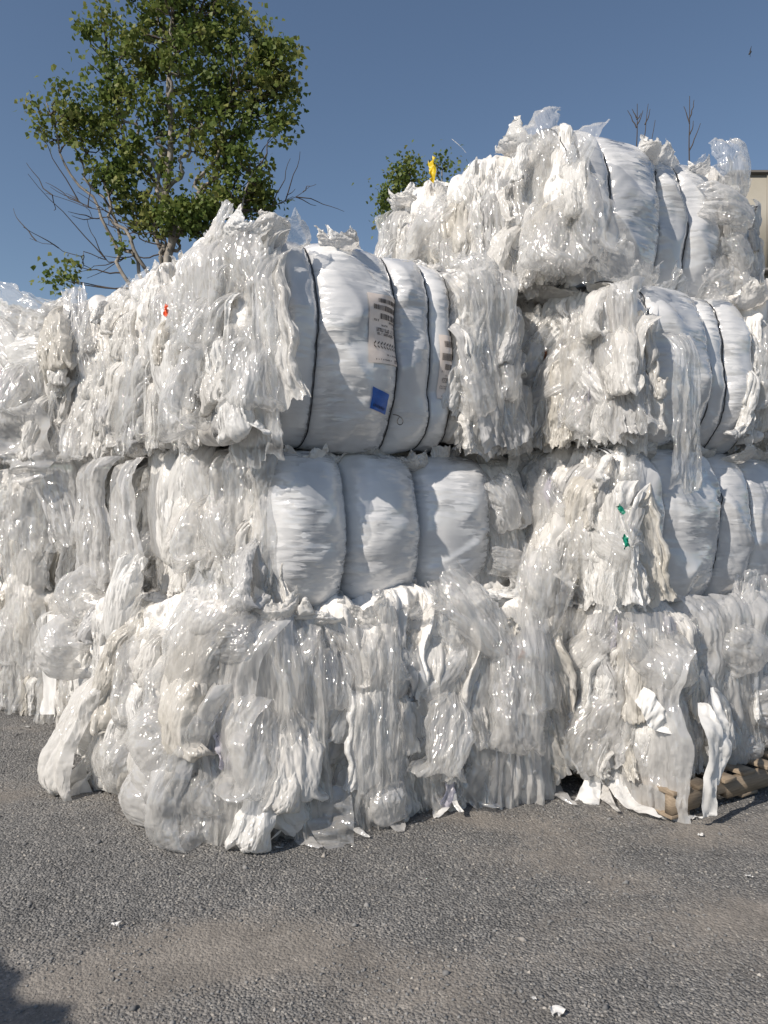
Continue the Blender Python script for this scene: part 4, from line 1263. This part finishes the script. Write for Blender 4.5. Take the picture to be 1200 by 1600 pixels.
def leafy_tree(label, base_u, Y, lobes, trunk_top, ncl, per, leaf, seed, trunk_r=0.13, bare=(), limbs=14, lean=()):
    r = np.random.default_rng(seed)
    X0 = (base_u - 600) / FPX * Y
    root = thing('poplar_tree', label, 'tree', (X0, Y, 0))
    off = np.array([X0, Y, 0.0])
    top = np.array(px(trunk_top[0], trunk_top[1], Y))
    mid = np.array([X0 - 0.1, Y, top[2] * 0.5])
    tr = wiggle(bez(np.array([X0, Y, -0.05]), mid, top, 40), 0.12, seed)
    parts = [tube_arrays(tr - off, np.interp(np.linspace(0, 1, 40), [0, 0.5, 1], [trunk_r, trunk_r * 0.62, 0.015]), 9)]
    cl, rad = [], []
    wts = np.array([a[2] * a[3] for a in lobes], float); wts /= wts.sum()
    for k in range(ncl):
        u, v, ru, rv = lobes[r.choice(len(lobes), p=wts)]
        while True:
            e = r.uniform(-1, 1, 3)
            if (e ** 2).sum() < 1: break
        c = np.array(px(u + ru * e[0], v + rv * e[1], Y)); c[1] += e[2] * 0.8 * ru / FPX * Y
        cl.append(c); rad.append((0.12 + 0.22 * r.random()) * Y / 14)
    cl = np.array(cl)
    # limbs rise steeply from the trunk to the lobes
    limb_pts = []
    for k in range(limbs):
        u, v, ru, rv = lobes[k % len(lobes)]
        e = r.uniform(-0.6, 0.6, 3)
        tip = np.array(px(u + ru * e[0], v - rv * 0.5 + rv * 0.4 * e[1], Y)); tip[1] += e[2] * ru / FPX * Y
        hd = np.hypot(tip[0] - X0, tip[1] - Y)
        zs = max(tip[2] - 1.5 * hd - 0.8, top[2] * 0.30 + 0.3 * r.random())
        zs = min(zs, tip[2] - 0.3 * hd - 0.1)
        st = tr[np.argmin(np.abs(tr[:, 2] - zs))]
        ctl = st * 0.35 + tip * 0.65; ctl[2] = st[2] * 0.55 + tip[2] * 0.45
        pth = wiggle(bez(st, ctl, tip, 22), 0.16, seed + 9 * k)
        limb_pts.append(pth)
        parts.append(tube_arrays(pth - off, np.linspace(trunk_r * 0.36, 0.012, 22), 6))
    allp = np.concatenate(limb_pts + [tr[18:]])
    tw = []
    for k, c in enumerate(cl):
        d = np.linalg.norm(allp - c, axis=1) + 1.2 * np.clip(allp[:, 2] - c[2] + 0.15, 0, 9)
        st = allp[np.argmin(d)]
        ctl = (st + c) / 2 + np.array([0, 0, -0.1])
        pth = wiggle(bez(st, ctl, c, 9), 0.08, seed + 500 + k)
        tw.append(tube_arrays(pth - off, np.linspace(0.018, 0.005, 9), 4))
    link('trunk', np_mesh('trunk', *join_arrays(parts)), root, M['bark'])
    for path in bare:                      # leafless lower branches
        pts = [np.array(px(u, v, Y)) for u, v in path]
        pth = wiggle(bez(pts[0], pts[1], pts[2], 24), 0.12, int(path[0][0]))
        tw.append(tube_arrays(pth - off, np.linspace(0.014, 0.004, 24), 5))
        for j in range(9):
            i = r.integers(6, 23)
            dirn = pth[min(i + 1, 23)] - pth[i - 1]; dirn /= np.linalg.norm(dirn)
            e = pth[i] + (dirn + r.normal(0, 0.55, 3)) * (0.25 + 0.5 * r.random())
            e[2] += 0.12
            tw.append(tube_arrays(wiggle(bez(pth[i], (pth[i] + e) / 2 + r.normal(0, 0.05, 3), e, 8), 0.05, 900 + j) - off, np.linspace(0.012, 0.004, 8), 4))
    link('twigs', np_mesh('twigs', *join_arrays(tw)), root, M['twig'])['kind'] = 'stuff'
    lv, lf = leaves(cl - off, rad, per, leaf, seed + 3)
    link('crown', np_mesh('crown', lv, lf, smooth=False), root, M['leaf'])['kind'] = 'stuff'
    return root


lobes1 = [(265, 350, 70, 22), (335, 345, 55, 20), (300, 335, 55, 22), (395, 305, 48, 30), (225, 320, 50, 22), (295, -30, 80, 40), (290, 15, 105, 45), (90, 190, 42, 30), (285, 90, 95, 80), (190, 110, 65, 60), (155, 170, 70, 55), (90, 180, 38, 28), (130, 215, 45, 30), (215, 200, 75, 60), (390, 100, 62, 70), (420, 140, 45, 70), (395, 200, 60, 55), (330, 200, 60, 70), (380, 270, 62, 50), (235, 275, 65, 40), (160, 255, 45, 35), (340, 320, 60, 28), (250, 335, 50, 22), (190, 375, 30, 14), (100, 422, 32, 18), (150, 40, 30, 30), (450, 100, 20, 40)]
leafy_tree('tall leafy poplar tree rising behind the front stack of bales', 268, 14.0, lobes1, (276, -70), 400, 46, 0.098, 21, bare=[((262, 380), (200, 350), (75, 305)), ((250, 400), (160, 420), (50, 375)), ((300, 370), (420, 340), (485, 295)), ((255, 385), (180, 370), (120, 310))], limbs=20)
lobes2 = [(637, 276, 20, 24), (612, 310, 16, 20), (603, 348, 10, 12), (692, 258, 12, 9), (665, 315, 30, 22)]
leafy_tree('smaller poplar tree peeking out behind the topmost bale', 690, 19.0, lobes2, (690, 270), 90, 26, 0.10, 33, trunk_r=0.08, limbs=6)


def bare_sapling(label, u, vt, Y, forks, seed):
    r = np.random.default_rng(seed)
    X0 = (u - 600) / FPX * Y
    root = thing('bare_sapling', label, 'tree', (X0, Y, 0))
    off = np.array([X0, Y, 0.0])
    tip = np.array(px(u, vt, Y))
    st = wiggle(bez(off + np.array([0, 0, -0.05]), off + np.array([0.0, 0, tip[2] * 0.6]), tip, 40), 0.03, seed)
    link('trunk', np_mesh('trunk', *tube_arrays(st - off, np.linspace(0.05, 0.006, 40), 6)), root, M['twig'])
    for (a, b, c, d) in forks:
        s_, e = np.array(px(a, b, Y)), np.array(px(c, d, Y))
        pth = wiggle(bez(s_, (s_ + e) / 2 + np.array([0.02, 0, -0.03]), e, 10), 0.012, int(a + b))
        link('branch', np_mesh('branch', *tube_arrays(pth - off, np.linspace(0.014, 0.005, 10), 5)), root, M['twig'])
    return root


bare_sapling('leafless forked sapling tips above the middle of the topmost bale', 992, 168, 15.0, [(991, 205, 977, 178), (991, 190, 984, 176), (992, 200, 1001, 178), (991, 192, 998, 182), (992, 290, 1009, 168), (1004, 200, 1012, 176), (992, 330, 1020, 193)], 51)
bare_sapling('leafless thin sapling tip above the right end of the topmost bale', 1073, 156, 15.0, [(1073, 198, 1064, 172), (1073, 190, 1080, 162), (1073, 216, 1079, 194), (1073, 240, 1090, 198)], 52)

# ------------------------------------------------------------------ building at the right edge
bY = 13.0
bx0, bx1 = px(1140, 0, bY).x, 17.0
bz1 = px(0, 276, bY).z
bnd = px(0, 420, bY).z
bl = thing('metal_building', 'beige metal clad building with dark roof edge, at the right edge', 'building', ((bx0 + bx1) / 2, bY + 4, 0))
bo = np.array([(bx0 + bx1) / 2, bY + 4, 0])


def bpart(name, x0, x1, y0, y1, z0, z1, mat, parent=None):
    V, F = box_arrays(x0, x1, y0, y1, z0, z1)
    return link(name, np_mesh(name, V - bo, F, smooth=False), parent or bl, M[mat])


bpart('wall', bx0, bx1, bY, bY + 8, bnd, bz1, 'wall')
bpart('lower_wall', bx0 + 0.02, bx1 - 0.02, bY + 0.03, bY + 7.97, -0.05, bnd - 0.11, 'wall')
bpart('band', bx0 - 0.02, bx1 + 0.02, bY - 0.06, bY + 7.9, bnd - 0.11, bnd - 0.004, 'trim')
bpart('roof_edge', bx0 - 0.05, bx1 + 0.05, bY - 0.05, bY + 8.05, bz1, bz1 + 0.05, 'trim')
for k in range(6):
    x = px(1174 + 13 * k, 0, bY).x
    V, F = tube_arrays([(x, bY + 0.032, bnd - 0.2), (x, bY + 0.012, bnd - 0.2)], 0.022, 8)
    link('bolt', np_mesh('bolt', V - bo, F), bl, M['trim'])
for k in range(9):
    x = bx0 + 0.6 + k * 1.1
    bpart('panel_rib', x, x + 0.04, bY - 0.025, bY - 0.001, bnd + 0.01, bz1 - 0.01, 'wall')

# ------------------------------------------------------------------ bird
bp = px(1166, 90, 38.0)
bird = thing('bird', 'small dark bird flying high in the blue sky', 'bird', bp)
t = np.linspace(0, 1, 9)
pts = np.stack([0.13 * (t - 0.5) * 2 * 0.55, 0 * t, 0.2 * (t - 0.5)], 1)
V, F = tube_arrays(pts, 0.045 * np.sin(np.pi * np.clip(t, 0.03, 0.97)) ** 0.7 + 0.004, 8)
link('body', np_mesh('body', V, F), bird, M['bird'])
for sgn in (1, -1):
    a = np.linspace(0, 1, 7)
    le = np.stack([0.02 + 0.10 * a * sgn * 0.3, -0.05 * a, 0.03 + sgn * 0.27 * a], 1)
    ch = np.array([0.05, 0.0, -0.06])[None] * (1 - 0.75 * a)[:, None]
    th_ = np.array([0, 0.008, 0])
    V = np.stack([le, le - ch, le - ch + th_, le + th_], 1).reshape(-1, 3)
    F = []
    for i in range(6):
        for j in range(4):
            F.append((i * 4 + j, i * 4 + (j + 1) % 4, (i + 1) * 4 + (j + 1) % 4, (i + 1) * 4 + j))
    F += [(0, 1, 2, 3), (24, 27, 26, 25)]
    link('wing', np_mesh('wing', V, np.array(F)), bird, M['bird'])
